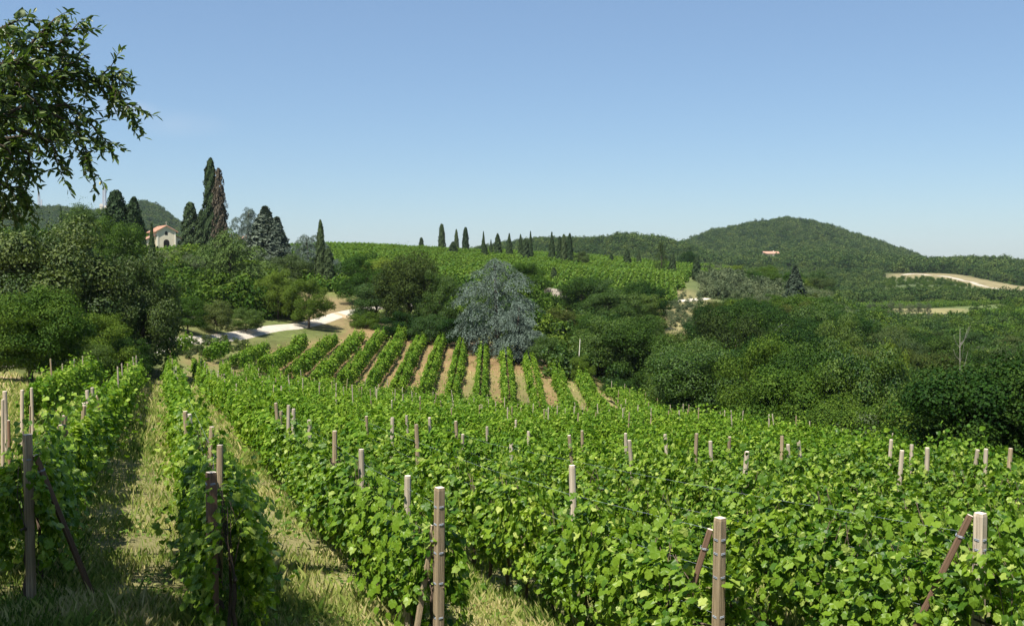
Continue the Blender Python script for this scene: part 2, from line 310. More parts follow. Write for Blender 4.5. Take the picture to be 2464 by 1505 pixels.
PALE = [gp_(2130, 860), gp_(2250, 900), gp_(2360, 840), gp_(2463, 770), gp_(2600, 720), gp_(2600, 610), gp_(2463, 640), gp_(2330, 735), gp_(2240, 790), gp_(2150, 800)]
def zone(X, Y):
    n = X.size; C = np.tile(np.array([.115, .135, .042]), (n, 1))
    def put(mask, c): C[mask] = c
    put(Y > 200, (.10, .13, .045)); put(Y > 700, (.055, .075, .03))
    put(inpoly(X, Y, FIELD), (.26, .235, .105))
    put(inpoly(X, Y, DRYL), (.48, .36, .20))
    put(inpoly(X, Y, BLOCK), (.25, .165, .082)); put(inpoly(X, Y, BLOCK) & (X > -8) & (Y < 112) & (np.sin(X * 1.3) > -.2), (.19, .175, .07))
    put((Y < 8.5) & (Y > -60), (.22, .19, .09))
    put(inpoly(X, Y, HILLV), (.16, .18, .055))
    put(inpoly(X, Y, [gp_(1480, 268), gp_(1640, 250), gp_(1655, 300), gp_(1790, 335), gp_(1790, 415), gp_(1600, 430), gp_(1560, 330)]), (.16, .18, .055))
    put(inpoly(X, Y, WOOD), (.10, .095, .04))
    u = X / np.maximum(Y, 1) * F + CX
    put((Y > 176) & (Y < 246) & (u > 1565) & (u < 1720), (.22, .19, .09)); put((Y > 232) & (Y < 345) & (u > 1672) & (u < 1980), (.10, .12, .045))
    put((Y > 165) & (Y < 200) & (u > 1290) & (u < 1380), (.45, .36, .26))
    put((Y > 141) & (Y < 168) & (u > 700) & (u < 860), (.22, .165, .085))
    put((Y > 100) & (Y < 130) & (u > 400) & (u < 640), (.16, .165, .06))
    put((Y > 395) & (Y < 470) & (u > 2070) & (u < 2330), (.25, .22, .10))
    put(inpoly(X, Y, PALE), (.26, .215, .115))
    put((Y > 355) & (Y < 460) & (u > 900) & (u < 1060), (.34, .27, .14))
    put((Y > YH - 40) & (Y < YH - 6) & (u > 1846) & (u < 1882), (.50, .42, .28))
    return C
us = np.arange(-1.25, 1.2501, .0075); ys = np.exp(np.arange(math.log(16.0), math.log(4200 + 14), .0165)) - 14.0
UU, YY = np.meshgrid(us, ys, indexing='ij'); XX = UU * (YY + 14) + 0.0; XX = np.where(YY < 14, UU * (YY + 14) * 1.2, UU * (YY + 14))
# near edge stays wide enough behind the camera
XX = XX + np.sign(UU) * np.abs(UU) ** 1.0 * np.maximum(0, 14 - YY) * .6
ZZ = hgt(XX, np.maximum(YY, -50)); ni, nj = UU.shape
idx = np.arange(ni * nj).reshape(ni, nj)
fq = np.stack([idx[:-1, :-1], idx[1:, :-1], idx[1:, 1:], idx[:-1, 1:]], -1).reshape(-1, 4)
me = npmesh('ground', np.stack([XX, YY, ZZ], -1).reshape(-1, 3), [fq], [M['ground']], smooth=True)
ca = me.color_attributes.new('zone', 'FLOAT_COLOR', 'POINT'); zc = zone(XX.ravel(), YY.ravel())
zg = zc.reshape(ni, nj, 3); zg = np.stack([blur(blur(zg[..., k], .8, 0), .8, 1) for k in range(3)], -1).reshape(-1, 3)
ca.data.foreach_set('color', np.concatenate([zg, np.ones((len(zg), 1))], 1).astype(np.float32).ravel())
g = link('ground', me); tag(g, kind='structure')

# ------------------------------------------------------------------ roads
def road(name, pts, width, mat, label=None, lift=.10, n=60, wob=.12):
    pts = np.array(pts, float); d = np.concatenate([[0], np.cumsum(np.hypot(*np.diff(pts, axis=0).T))]); t = np.linspace(0, d[-1], n)
    x = np.interp(t, d, pts[:, 0]); y = np.interp(t, d, pts[:, 1])
    k = np.ones(5) / 5; xs = np.convolve(np.pad(x, 2, 'edge'), k, 'valid'); yy = np.convolve(np.pad(y, 2, 'edge'), k, 'valid')
    dx, dy = np.gradient(xs), np.gradient(yy); L = np.hypot(dx, dy); nx, ny = -dy / L, dx / L
    V = []; m = 7
    for j in range(m):
        s = (j / (m - 1) - .5) * width; e = wob * width * .3 * (rng.random(n) - .5) * (j in (0, m - 1))
        X = xs + nx * (s + e); Y = yy + ny * (s + e)
        V.append(np.stack([X, Y, hgt(X, Y) + (lift if 0 < j < m - 1 else -.05)], 1))
    V = np.concatenate(V); ii = np.arange(m * n).reshape(m, n)
    f = np.stack([ii[:-1, :-1], ii[:-1, 1:], ii[1:, 1:], ii[1:, :-1]], -1).reshape(-1, 4)
    o = link(name, npmesh(name, V, [f], [mat], smooth=True)); tag(o, label, kind='structure'); return o
def gp(xv, Y): return (UX(xv) * Y, Y)
road('gravel_road', [(-48, 66), (-36.6, 76), (-34.6, 90), (-34.3, 104), (-31.5, 122), (-29.8, 131), (-26, 146), (-23.8, 156), (-17, 166), (-6, 172)], 2.7, M['road'])
road('dirt_track', [(-26, 152), (-17, 144), (-9, 137), (0, 130), (5, 122), (9, 115)], 1.9, M['track'])
road('farm_road', [gp(1580, 216), gp(1600, 218), gp(1650, 222), gp(1700, 230)], 3.0, M['road'], n=20)
road('hill_road', [gp(2160, 850), gp(2200, 860), gp(2250, 830), gp(2330, 770), gp(2400, 720), gp(2463, 660), gp(2560, 620)], 6.5, M['road'], n=60)
road('valley_track', [gp(1960, 560), gp(2080, 520), gp(2200, 560), gp(2300, 600)], 4.0, M['track'], n=30)

# ------------------------------------------------------------------ plant generators (unit crowns)
def rdir(n):
    d = rng.normal(size=(n, 3)); return norm(d)
def blob_leaves(cs, rs, per, leaf, flat=.75, up=.25, droop=.0):
    C, N = [], []
    for c, r in zip(cs, rs):
        n = int(per * (r / np.mean(rs)) ** 2); d = rdir(n); rr = r * rng.uniform(.55, 1.08, n) ** .6
        p = c + d * rr[:, None] * np.array([1, 1, flat]); p[:, 2] = np.where(d[:, 2] < -.35, c[2] - r * flat * .35 + rng.normal(0, r * .1, n), p[:, 2]); C.append(p); N.append(d + rng.normal(0, .34, (n, 3)) + [0, 0, up])
    C = np.concatenate(C); N = np.concatenate(N); return C, N
def broad_crown(seed, n_leaf=15000, leaf=.044, nb=58, rz=.85, gap=.0):
    global rng
    keep = rng; rng = np.random.default_rng(seed)
    d = rdir(nb * 3); d = d[d[:, 2] > -.88][:nb]
    rad = rng.uniform(.50, .80, len(d)); lump = 1 + .16 * np.sin(d[:, 0] * 3 + seed) * np.cos(d[:, 1] * 4 + seed * 2)
    cs = d * rad[:, None] * lump[:, None] * np.array([1, 1, rz]); rs = rng.uniform(.14, .29, len(d))
    sk = 12; sa = np.arange(sk) * 2.4; cs = np.vstack([cs, np.stack([np.cos(sa) * rng.uniform(.4, .72, sk), np.sin(sa) * rng.uniform(.4, .72, sk), rng.uniform(-.75, -.35, sk) * rz], 1)]); rs = np.concatenate([rs, rng.uniform(.17, .28, sk)])
    cs = np.vstack([cs, rng.normal(0, .18, (6, 3))]); rs = np.concatenate([rs, np.full(6, .28)])
    C, N = blob_leaves(cs, rs, n_leaf / len(cs), leaf)
    # stray outer sprays
    k = n_leaf // 14; dd = rdir(k); pp = dd * rng.uniform(.85, 1.07, k)[:, None] * np.array([1, 1, rz]); sel = (pp[:, 2] > -.4) & (np.sin(pp[:, 0] * 9 + seed) * np.sin(pp[:, 1] * 8) * np.sin(pp[:, 2] * 10 + 2) > .15)
    C = np.vstack([C, pp[sel]]); N = np.vstack([N, dd[sel] + rng.normal(0, .5, (sel.sum(), 3))])
    FR = frames(N, rng.normal(size=N.shape) + [0, 0, -.5]); S = leaf * rng.uniform(.6, 1.5, len(C))
    V, Fc = scatter(QUAD, QUADF, C, FR, S); rng = keep
    V[:, 2] += .85
    return npmesh('crown', V, Fc, [None])
def cedar_crown(seed, n_leaf=16000, leaf=.03, levels=11, spread=1.0, lean=0, top_round=.5):
    global rng
    keep = rng; rng = np.random.default_rng(seed); C, N = [], []; br = []
    for L in range(levels):
        t = (L + .5) / levels; z = .12 + t * 1.55; R = spread * (1 - t ** 1.7) ** top_round * rng.uniform(.8, 1.08)
        if t < .18: R *= .8
        nb = max(3, int(9 * R) + 1)
        for b in range(nb):
            a = rng.uniform(0, 6.28); ln = R * rng.uniform(.55, 1.05); za = z + rng.uniform(-.06, .06); br.append((a, ln, za))
            m = max(2, int(ln / .15))
            for q in range(m):
                s = (q + .6) / m * ln; w = .10 + .10 * (1 - abs(s / ln - .55)); n = int(n_leaf / (levels * 6.5 * m) * (.7 + s / ln))
                cc = np.array([math.cos(a) * s, math.sin(a) * s, za - .16 * (s ** 2) + rng.uniform(-.02, .02)])
                p = cc + rng.normal(0, 1, (n, 3)) * [w * .62, w * .62, .022]; C.append(p); N.append(rng.normal(0, .35, (n, 3)) + [math.cos(a) * .35, math.sin(a) * .35, 1])
    C = np.concatenate(C); N = np.concatenate(N); C[:, 2] -= .10 * np.hypot(C[:, 0], C[:, 1]) ** 2
    out = C * [1, 1, 0]; FR = frames(N, norm(out) + rng.normal(0, .7, C.shape) + [0, 0, -.15])
    V, Fc = scatter(QUAD * [1, .5, 1], QUADF, C, FR, leaf * rng.uniform(.7, 1.7, len(C))); rng = keep
    return npmesh('crown', V, Fc, [None])
def plate_crown(seed, n_leaf=26000, leaf=.034, nb=64, prof=((0, .55), (.25, .95), (.55, 1.0), (.8, .7), (1, .12)), skew=0):
    global rng
    keep = rng; rng = np.random.default_rng(seed); C, N, T = [], [], []
    pz, pr = zip(*prof); n = 0; tot = n_leaf / nb
    for b in range(nb):
        t = (b + rng.uniform(.2, .8)) / nb; a = b * 2.4 + rng.uniform(-.5, .5); R = np.interp(t, pz, pr); rad = R * rng.uniform(.35, 1.02) if b % 4 else R * .2
        w = rng.uniform(.20, .36) * (.55 + .45 * R); c = np.array([math.cos(a) * rad + skew * (1 - t), math.sin(a) * rad, .10 + t * 1.5])
        m = int(tot * (w / .28) ** 2); q = np.sqrt(rng.random(m)) * w * 1.12; f = rng.uniform(0, 6.28, m); edge = q / w
        # finger-like lobes round each plate
        q = q * (1 + .28 * np.sin(f * 5 + b) + .12 * np.sin(f * 11 + b * 2))
        p = c + np.stack([np.cos(f) * q, np.sin(f) * q, .035 * (1 - edge ** 2) - .11 * edge ** 2 * w / .3 + rng.normal(0, .013, m)], 1)
        p[:, 2] -= .10 * np.hypot(p[:, 0] - c[0] * .3, p[:, 1] - c[1] * .3) ** 2
        C.append(p); N.append(np.stack([np.cos(f) * edge * .7, np.sin(f) * edge * .7, np.full(m, .9)], 1) + rng.normal(0, .38, (m, 3))); T.append(np.stack([np.cos(f) + math.cos(a) * .6, np.sin(f) + math.sin(a) * .6, f * 0 - .25], 1) + rng.normal(0, .45, (m, 3)))
    C = np.concatenate(C); V, Fc = scatter(QUAD * [1, .55, 1], QUADF, C, frames(np.concatenate(N), np.concatenate(T)), leaf * 1.35 * rng.uniform(.6, 1.6, len(C))); rng = keep
    return npmesh('crown', V, Fc, [None])
def column_crown(seed, n_leaf=5000, leaf=.035, pw=.6, base=.35, rag=.12):
    """height 1, radius 1 (scaled in x,y on use)"""
    global rng
    keep = rng; rng = np.random.default_rng(seed); z = rng.beta(1.15, 1.15, n_leaf); a = rng.uniform(0, 6.28, n_leaf)
    prof = np.minimum(1, (z / .18 + base)) * np.maximum(0, 1 - z) ** pw; prof /= prof.max()
    lump = 1 + rag * np.sin(a * 3 + z * 17 + seed) + rag * .8 * np.sin(a * 5 - z * 31) + rng.normal(0, .05, n_leaf)
    r = prof * lump * rng.uniform(.6, 1.03, n_leaf) ** .5
    C = np.stack([np.cos(a) * r, np.sin(a) * r, z], 1); N = np.stack([np.cos(a), np.sin(a), np.full(n_leaf, .25)], 1) + rng.normal(0, .35, (n_leaf, 3))
    FR = frames(N, np.tile([0, 0, 1.0], (n_leaf, 1)) + rng.normal(0, .3, (n_leaf, 3))); S = np.stack([leaf * rng.uniform(.7, 1.6, n_leaf) * 1.0] * 3, 1)
    # anisotropic target space: z is stretched by use, so shrink leaf length along z
    V, Fc = scatter(QUAD, QUADF, C * [1, 1, 6], FR, S * 6 * .9); V[:, 2] /= 6; V[:, :2] = V[:, :2]
    rng = keep
    return npmesh('crown', V, Fc, [None])
def spruce_crown(seed, n_leaf=9000, leaf=.035):
    global rng
    keep = rng; rng = np.random.default_rng(seed); C, N, T = [], [], []
    for L in range(16):
        t = L / 16; R = (1 - t) ** .9 * .95 + .04; nb = int(6 + 10 * R)
        for b in range(nb):
            a = rng.uniform(0, 6.28); ln = R * rng.uniform(.75, 1.1); n = int(n_leaf / 16 / nb * (1.7 - 1.2 * t)); s = rng.uniform(.15, 1, n) * ln
            p = np.stack([np.cos(a) * s, np.sin(a) * s, np.full(n, .12 + t * 2.2) - .28 * s + rng.normal(0, .03, n)], 1) + rng.normal(0, .05, (n, 3)) * [1.2, 1.2, .5]
            C.append(p); N.append(rng.normal(0, .5, (n, 3)) + [0, 0, 1]); T.append(np.tile([math.cos(a), math.sin(a), -.5], (n, 1)))
    C = np.concatenate(C); N = np.concatenate(N); T = np.concatenate(T)
    V, Fc = scatter(QUAD * [1, .5, 1], QUADF, C, frames(N, T + rng.normal(0, .4, T.shape)), leaf * 1.3 * rng.uniform(.7, 1.6, len(C))); rng = keep
    return npmesh('crown', V, Fc, [None])
def trunk_mesh(seed, h=1.0, r=.07, limbs=6, z0=-.3, spread=.5):
    rr = random.Random(seed); b = MB()
    b.tube([(0, 0, z0), (0, 0, 0), (rr.uniform(-.04, .04), rr.uniform(-.04, .04), h * .5), (rr.uniform(-.1, .1), rr.uniform(-.1, .1), h)], [r * 1.5, r * 1.2, r, r * .45], 8)
    for i in range(limbs):
        a = i * 6.28 / limbs + rr.uniform(-.4, .4); s = h * rr.uniform(.3, .7); L = spread * rr.uniform(.6, 1.1)
        b.tube([(0, 0, s), (math.cos(a) * L * .45, math.sin(a) * L * .45, s + L * .4), (math.cos(a) * L, math.sin(a) * L, s + L * .95)], [r * .6, r * .4, r * .15], 6)
    return b.mesh('trunk', [M['bark']], True)
BROAD = [broad_crown(11 + i, n_leaf=32000, leaf=.029, nb=38) for i in range(6)]
BROADT = [trunk_mesh(40 + i) for i in range(3)]
OLIVE = [broad_crown(31 + i, n_leaf=16000, leaf=.027, nb=36, rz=.8) for i in range(2)]
CEDAR = [plate_crown(3, 34000, .030), plate_crown(5, 32000, .030, 40), plate_crown(8, 20000, .036, 40, ((0, .8), (.4, 1), (.75, .95), (.93, .6), (1, .3))), plate_crown(13, 46000, .021, 46, ((0, .34), (.13, .6), (.3, .95), (.5, 1.0), (.68, .98), (.8, .66), (.9, .46), (1, .26)), .30)]
CYP = [column_crown(1 + i, pw=p, base=b) for i, (p, b) in enumerate(((.55, .35), (.8, .3), (.35, .6)))]
SPR = [spruce_crown(2), spruce_crown(9)]
CONET = trunk_mesh(77, h=1.5, r=.045, limbs=0)
PINET = trunk_mesh(78, h=1.5, r=.06, limbs=0)

def tree(name, label, xv, top, base, Y, w, mat, kind='broad', seed=0, cat='tree', group=None, z=None, X=None):
    """xv,top,base,w are read off the photograph; turned into a real size at distance Y"""
    if X is None: X = UX(xv) * Y
    zb = H(X, Y) if z is None else z
    ztop = P(xv, top, Y).z; h = max(1.0, ztop - zb); R = w / F * Y / 2 * (1.12 if kind in ('broad', 'olive') else 1.0)
    rr = random.Random(seed * 7 + int(xv))
    if kind in ('broad', 'olive') and h < R * 1.35: h = R * 1.35; zb = ztop - h
    t = empty(name, (X, Y, zb), label, cat, group, rz=rr.uniform(0, 6.28))
    if kind == 'broad' or kind == 'olive':
        me = (BROAD if kind == 'broad' else OLIVE)[seed % (6 if kind == 'broad' else 2)]
        # unit crown spans z 0.05..1.6, placed so its foot hangs low over the trunk
        lift = h * rr.uniform(.03, .09); sz = (h - lift) / 1.60
        link('crown', me, t, (0, 0, lift - .06 * sz), None, (R, R * rr.uniform(.9, 1.1), sz), mat)
        if w > 225 and kind == 'broad': link('crown', BROAD[(seed + 3) % 6], t, (0, 0, lift - .05 * sz), (0, 0, 2), (R * .93, R * .93, sz * .97), mat)
        link('trunk', BROADT[seed % 3], t, None, None, (h * .28, h * .28, (lift + sz * .9) / 1.0))
    elif kind == 'cedar':
        s = h / 1.68; link('crown', CEDAR[seed % 4], t, None, None, (R, R, s), mat); link('trunk', PINET, t, None, None, (h * .4, h * .4, h * .6))
    elif kind == 'cypress':
        link('crown', CYP[seed % 3], t, (0, 0, h * .03), None, (R * 1.12, R * 1.12, h * .97), mat); link('trunk', CONET, t, None, None, (R * 2.2, R * 2.2, h * .45))
    elif kind == 'spruce':
        link('crown', SPR[seed % 2], t, (0, 0, 0), None, (R, R, h / 2.25), mat); link('trunk', CONET, t, None, None, (h * .35, h * .35, h * .6))
    return t

# left of the road and round the chapel
CYL = 'cypresses along the vineyard ridge'
tree('walnut_tree', 'huge broad olive-green tree filling the left edge above the road bend', 90, 508, 905, 80, 400, M['olivegreen'], seed=0)
tree('walnut_tree', 'big dark olive tree whose skirt shades the gravel road bend', 325, 588, 900, 84, 235, M['olivegreen'], seed=1)
tree('fig_tree', 'fresh green bushy tree with bare twisted stems at the left edge', 70, 672, 930, 62, 290, M['mid'], seed=2)
tree('walnut_tree', 'smaller leafy tree squeezed between the two broad olive trees', 232, 735, 900, 72, 180, M['mid'], seed=3)
tree('acacia_tree', 'dark green domed tree in front of the far hill, beneath the masts', 205, 478, 600, 170, 130, M['oak'], seed=4)
tree('lime_tree', 'yellowish green tree just left of the chapel', 285, 510, 700, 140, 150, M['mid'], seed=0)
tree('cypress_tree', 'thick pointed cypress left of the chapel, taller of the pair', 283, 462, 590, 175, 62, M['cypress'], 'cypress', 2)
tree('cypress_tree', 'thick pointed cypress touching the chapel roof', 325, 478, 600, 176, 58, M['cypress'], 'cypress', 0)
tree('cypress_tree', 'tiny cypress on the skyline between the two masts', 150, 498, 530, 260, 13, M['cypress'], 'cypress', 1)
tree('cypress_tree', 'small dark cypress standing in front of the chapel side', 367, 542, 660, 135, 26, M['cypress'], 'cypress', 1)
tree('olive_tree', 'grey-green olive below the chapel, left of two', 410, 592, 730, 165, 115, M['olive'], 'olive', 0)
tree('olive_tree', 'grey-green olive below the chapel wall, right of two', 462, 600, 745, 158, 105, M['olive'], 'olive', 1)
tree('olive_tree', 'low grey olive bush under the chapel olives', 425, 655, 780, 140, 120, M['oak'], 'olive', 1)
tree('cypress_tree', 'broad cypress at the left foot of the shaggy giant', 460, 489, 610, 232, 42, M['cypress'], 'cypress', 2)
tree('cypress_tree', 'squat cypress tucked against the shaggy giant', 487, 508, 610, 230, 40, M['cypress'], 'cypress', 0)
tree('blue_cedar', 'pale blue cedar on the skyline behind the green cedar', 600, 494, 620, 215, 100, M['cedar_blue'], 'cedar', 1)
tree('fir_tree', 'grey conifer with a cone top on the skyline', 640, 500, 640, 200, 100, M['greyfir'], 'cypress', 1)
tree('fir_tree', 'broader grey conifer leaning against the skyline fir', 668, 525, 650, 196, 70, M['greyfir'], 'cypress', 1)
tree('green_cedar', 'green layered cedar with drooping plates above the road', 552, 545, 775, 150, 190, M['cedar_green'], 'cedar', 1)
tree('oak_tree', 'brownish green round bush behind the yellow-green roadside trees', 690, 605, 720, 180, 125, M['olivegreen'], seed=2)
tree('lime_tree', 'yellow-green roadside tree, left of the two', 668, 640, 765, 140, 110, M['light'], seed=1)
tree('lime_tree', 'yellow-green roadside tree with a clear trunk, right of the two', 742, 658, 772, 138, 118, M['light'], seed=3)
tree('plum_tree', 'small leafy tree on the road verge below the green cedar', 450, 705, 835, 113, 105, M['mid'], seed=4)
tree('plum_tree', 'low shrubby tree leaning over the pale road', 520, 715, 815, 118, 95, M['olivegreen'], seed=0)
tree('plum_tree', 'small dark bush at the foot of the green cedar', 590, 735, 800, 124, 90, M['oak'], seed=2)
tree('blue_cedar', 'silvery cedar with a domed top beside the slender cypress', 742, 560, 690, 192, 100, M['cedar_blue'], 'cedar', 2)
tree('blue_cedar', 'low silver cedar boughs right of the slender cypress', 810, 620, 720, 186, 60, M['cedar_blue'], 'cedar', 1)
tree('cypress_tree', 'tall slender cypress beside the silvery cedar', 772, 533, 720, 180, 27, M['cypress'], 'cypress', 0)
tree('cypress_tree', 'shorter ragged cypress right of the slender one', 790, 600, 720, 179, 30, M['cypress'], 'cypress', 2)
tree('lime_tree', 'light green tree where the gravel road turns', 870, 598, 775, 163, 125, M['mid'], seed=1)
tree('lime_tree', 'fresh green tree behind the road turn', 920, 612, 775, 168, 110, M['light'], seed=2)
tree('oak_tree', 'lower green tree in front of the dark one, by the road turn', 905, 672, 795, 147, 140, M['oak'], seed=4)
tree('oak_tree', 'large dark brownish tree above the striped vineyard', 985, 592, 800, 141, 205, M['brown'], seed=0)
tree('oak_tree', 'dark tree between the brownish one and the blue cedar', 1050, 640, 805, 137, 110, M['oak'], seed=1)
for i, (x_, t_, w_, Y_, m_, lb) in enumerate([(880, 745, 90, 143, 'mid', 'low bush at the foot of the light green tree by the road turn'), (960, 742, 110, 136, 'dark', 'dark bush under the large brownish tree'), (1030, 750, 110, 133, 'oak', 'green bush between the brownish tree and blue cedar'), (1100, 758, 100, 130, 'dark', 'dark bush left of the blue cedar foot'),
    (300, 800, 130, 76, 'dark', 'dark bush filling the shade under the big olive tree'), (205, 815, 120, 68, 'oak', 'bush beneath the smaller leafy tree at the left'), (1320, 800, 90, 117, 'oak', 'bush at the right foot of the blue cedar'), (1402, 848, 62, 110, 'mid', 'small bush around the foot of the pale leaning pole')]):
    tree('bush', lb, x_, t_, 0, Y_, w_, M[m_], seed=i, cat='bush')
tree('blue_cedar', 'big silvery blue cedar at the head of the striped vineyard', 1197, 613, 840, 126, 226, M['cedar_blue'], 'cedar', 3)
tree('blue_cedar', 'low front boughs of silver cedar spilling over the vine ends', 1245, 720, 850, 121, 130, M['cedar_blue'], 'cedar', 1)
tree('oak_tree', 'bright green tree showing above the blue cedar', 1270, 622, 720, 190, 110, M['mid'], seed=3)
for i, (x, t_, b_, w, y, s, lb) in enumerate([
    (1014, 572, 597, 13, 395, 2, 'lone short cypress on the bare ridge'),
    (1063, 540, 602, 17, 390, 2, 'tallest blunt cypress on the ridge'),
    (1098, 553, 612, 13, 380, 0, 'slim cypress second from the tallest on the ridge'),
    (1090, 582, 628, 24, 330, 0, 'dark stubby cypress in front of the slim ridge cypress'),
    (1120, 548, 607, 16, 385, 2, 'flame-shaped cypress at the right of the first ridge trio'),
    (1163, 558, 612, 11, 375, 1, 'narrow spire cypress leading the second ridge group'),
    (1166, 588, 632, 19, 320, 0, 'low wide cypress below the narrow spire'),
    (1181, 577, 618, 10, 350, 1, 'small cypress third in the second ridge group'),
    (1197, 563, 622, 20, 345, 0, 'bushy double-topped cypress in the second ridge group'),
    (1225, 563, 617, 17, 345, 1, 'ragged cypress with sparse top on the ridge'),
    (1252, 565, 614, 12, 340, 0, 'thin cypress before the close-set pair on the ridge'),
    (1264, 574, 630, 19, 320, 2, 'blunt broad cypress of the close-set ridge pair'),
    (1276, 558, 618, 13, 330, 1, 'pointed tall cypress of the close-set ridge pair'),
    (1327, 560, 624, 17, 330, 1, 'cypress standing off from the last ridge cluster'),
    (1346, 570, 632, 17, 320, 0, 'shorter cypress inside the last ridge cluster'),
    (1356, 565, 634, 15, 318, 2, 'middle cypress of the last ridge cluster'),
    (1370, 563, 636, 18, 318, 0, 'right-hand tall cypress of the last ridge cluster'),
    (1332, 643, 698, 20, 225, 0, 'dark cypress alone at the foot of the ridge vines'),
    (1508, 600, 655, 20, 340, 0, 'dark cypress before the wooded ridge, left of the yellowish larch'),
    (1536, 602, 648, 14, 350, 1, 'slim cypress close left of the yellowish larch'),
    (1617, 612, 682, 17, 300, 2, 'slim cypress just right of the yellowish larch'),
    (1675, 618, 685, 20, 290, 2, 'stout cypress on the bright green slope'),
    (1470, 612, 650, 16, 350, 0, 'small cypress at the edge of the ridge vines')]):
    tree('cypress_tree', lb, x, t_, b_, y, w, M['cypress'], 'cypress', s, group=CYL)
tree('larch_tree', 'yellowish feathery conifer between slim cypresses', 1590, 583, 675, 305, 60, M['olivegreen'], 'spruce', 0)
tree('spruce_tree', 'dark blue spruce poking out of the ravine wood', 1912, 642, 750, 222, 56, M['spruce'], 'cypress', 1)
tree('oak_tree', 'round bush at the right end of the ridge cypresses', 1400, 600, 650, 310, 45, M['olivegreen'], seed=1)
tree('oak_tree', 'twin dark bush behind the stout cypress', 1655, 600, 660, 420, 50, M['dark'], seed=2)

# the shaggy giant cypress, half of it dead
gt = empty('giant_cypress', (UX(520) * 222, 222, H(UX(520) * 222, 222)), 'towering shaggy cypress with a dry brown right side', 'tree')
hz = P(515, 392, 222).z - gt.location.z
b1 = column_crown(21, 9000, .030, .35, .5, .22); b2 = column_crown(22, 7000, .03, .5, .4, .2)
link('crown', b1, gt, (-.9, 0, .5), None, (1.75, 1.75, hz), M['cypress'])
link('crown', b2, gt, (.5, .5, 0), None, (2.1, 2.1, hz * .72), M['cypress'])
tag(link('dry_crown', column_crown(23, 3600, .03, .42, .5, .3), gt, (.95, -.5, .5), None, (1.75, 1.7, hz * .9), M['dry_twig']), 'dry brown dead side')
link('trunk', CONET, gt, None, None, (5, 5, hz * .5))

# ------------------------------------------------------------------ woods
KM = [('oak_tree', M['oak'], 'dark green'), ('oak_tree', M['mid'], 'mid green'), ('hornbeam_tree', M['dark'], 'blackish green'), ('oak_tree', M['brown'], 'brownish green'),
      ('acacia_tree', M['olivegreen'], 'olive green'), ('locust_tree', M['light'], 'yellow-green'), ('olive_tree', M['olive'], 'silvery grey')]
WG = 'trees of the ravine wood'
ORD = ['first', 'second', 'third', 'fourth', 'fifth', 'sixth', 'seventh', 'eighth', 'ninth', 'tenth', 'eleventh', 'twelfth', 'thirteenth', 'fourteenth', 'fifteenth', 'sixteenth', 'seventeenth', 'eighteenth', 'nineteenth', 'twentieth', 'twenty-first', 'twenty-second', 'twenty-third', 'twenty-fourth', 'twenty-fifth', 'twenty-sixth', 'twenty-seventh', 'twenty-eighth', 'twenty-ninth', 'thirtieth']
cand = []; wr = random.Random(5)
y = 34.0
while y < 285:
    st = 5.5 + y * .016; x = -10.0
    while x < y * .56 + 8:
        X = x + wr.uniform(-.38, .38) * st; Yy = y + wr.uniform(-.38, .38) * st
        if inpoly([X], [Yy], WOOD)[0] and X / Yy < .58:
            xv = X / Yy * F + CX
            bank = 1598 < xv < 1668 and 190 < Yy
            if not bank: cand.append((X, Yy, st))
        x += st
    y += st * .92
SPECIAL = [(1452, 662, 176, 125, M['oak'], 'dark green tree wedged between the tall open-trunked tree and its right neighbour'), (1535, 664, 180, 90, M['dark'], 'narrow dark tree rising against the foot of the ridge vines'), (1400, 655, 178, 150, M['dark'], 'tall dark tree with open trunk right of the blue cedar'), (1500, 692, 172, 140, M['oak'], 'broad dark green tree right of the tall open-trunked one'), (1562, 676, 178, 95, M['dark'], 'dark tree standing beside the dry bank'),
           (1345, 735, 150, 110, M['brown'], 'brownish tree pressed against the right flank of the blue cedar'), (1975, 712, 160, 190, M['oak'], 'massive rounded oak beside the dark spruce'), (1750, 745, 140, 160, M['mid'], 'fresh green tree above the sagging cable'), (1440, 780, 140, 160, M['oak'], 'rounded dark tree behind the pale leaning pole'),
           (2150, 785, 72, 100, M['light'], 'bright yellow-green tree lighting up the middle of the ravine wood'), (1800, 880, 92, 170, M['light'], 'rounded light green tree at the front of the ravine wood'),
           (1965, 935, 74, 150, M['olive'], 'pale brownish-grey bush at the foot of the ravine wood'), (2225, 900, 58, 300, M['oak'], 'broad leafy green tree against the vineyard edge'),
           (2440, 838, 56, 260, M['dark'], 'tall black-green tree cut by the right edge'), (1490, 905, 108, 110, M['dark'], 'dark bush overhanging the last striped row'),
           (2050, 950, 66, 150, M['dark'], 'very dark tree low in the ravine, beside the pale bush')]
for i, (xv, top, Y, w, mt, lb) in enumerate(SPECIAL): tree('oak_tree', lb, xv, top, 0, Y, w, mt, seed=i + 1, group=WG)
rows_by_band = {}
extra = []
cand.sort(key=lambda c: c[1])
for (X, Y, st) in cand: rows_by_band.setdefault(int((Y - 30) // 22), []).append((X, Y, st))
BANDN = ['the foremost rank', 'the second rank', 'the third rank', 'the fourth rank', 'the fifth rank', 'the sixth rank', 'the seventh rank', 'the eighth rank', 'the ninth rank', 'the tenth rank', 'the rearmost rank', 'the last rank']
nwood = 0
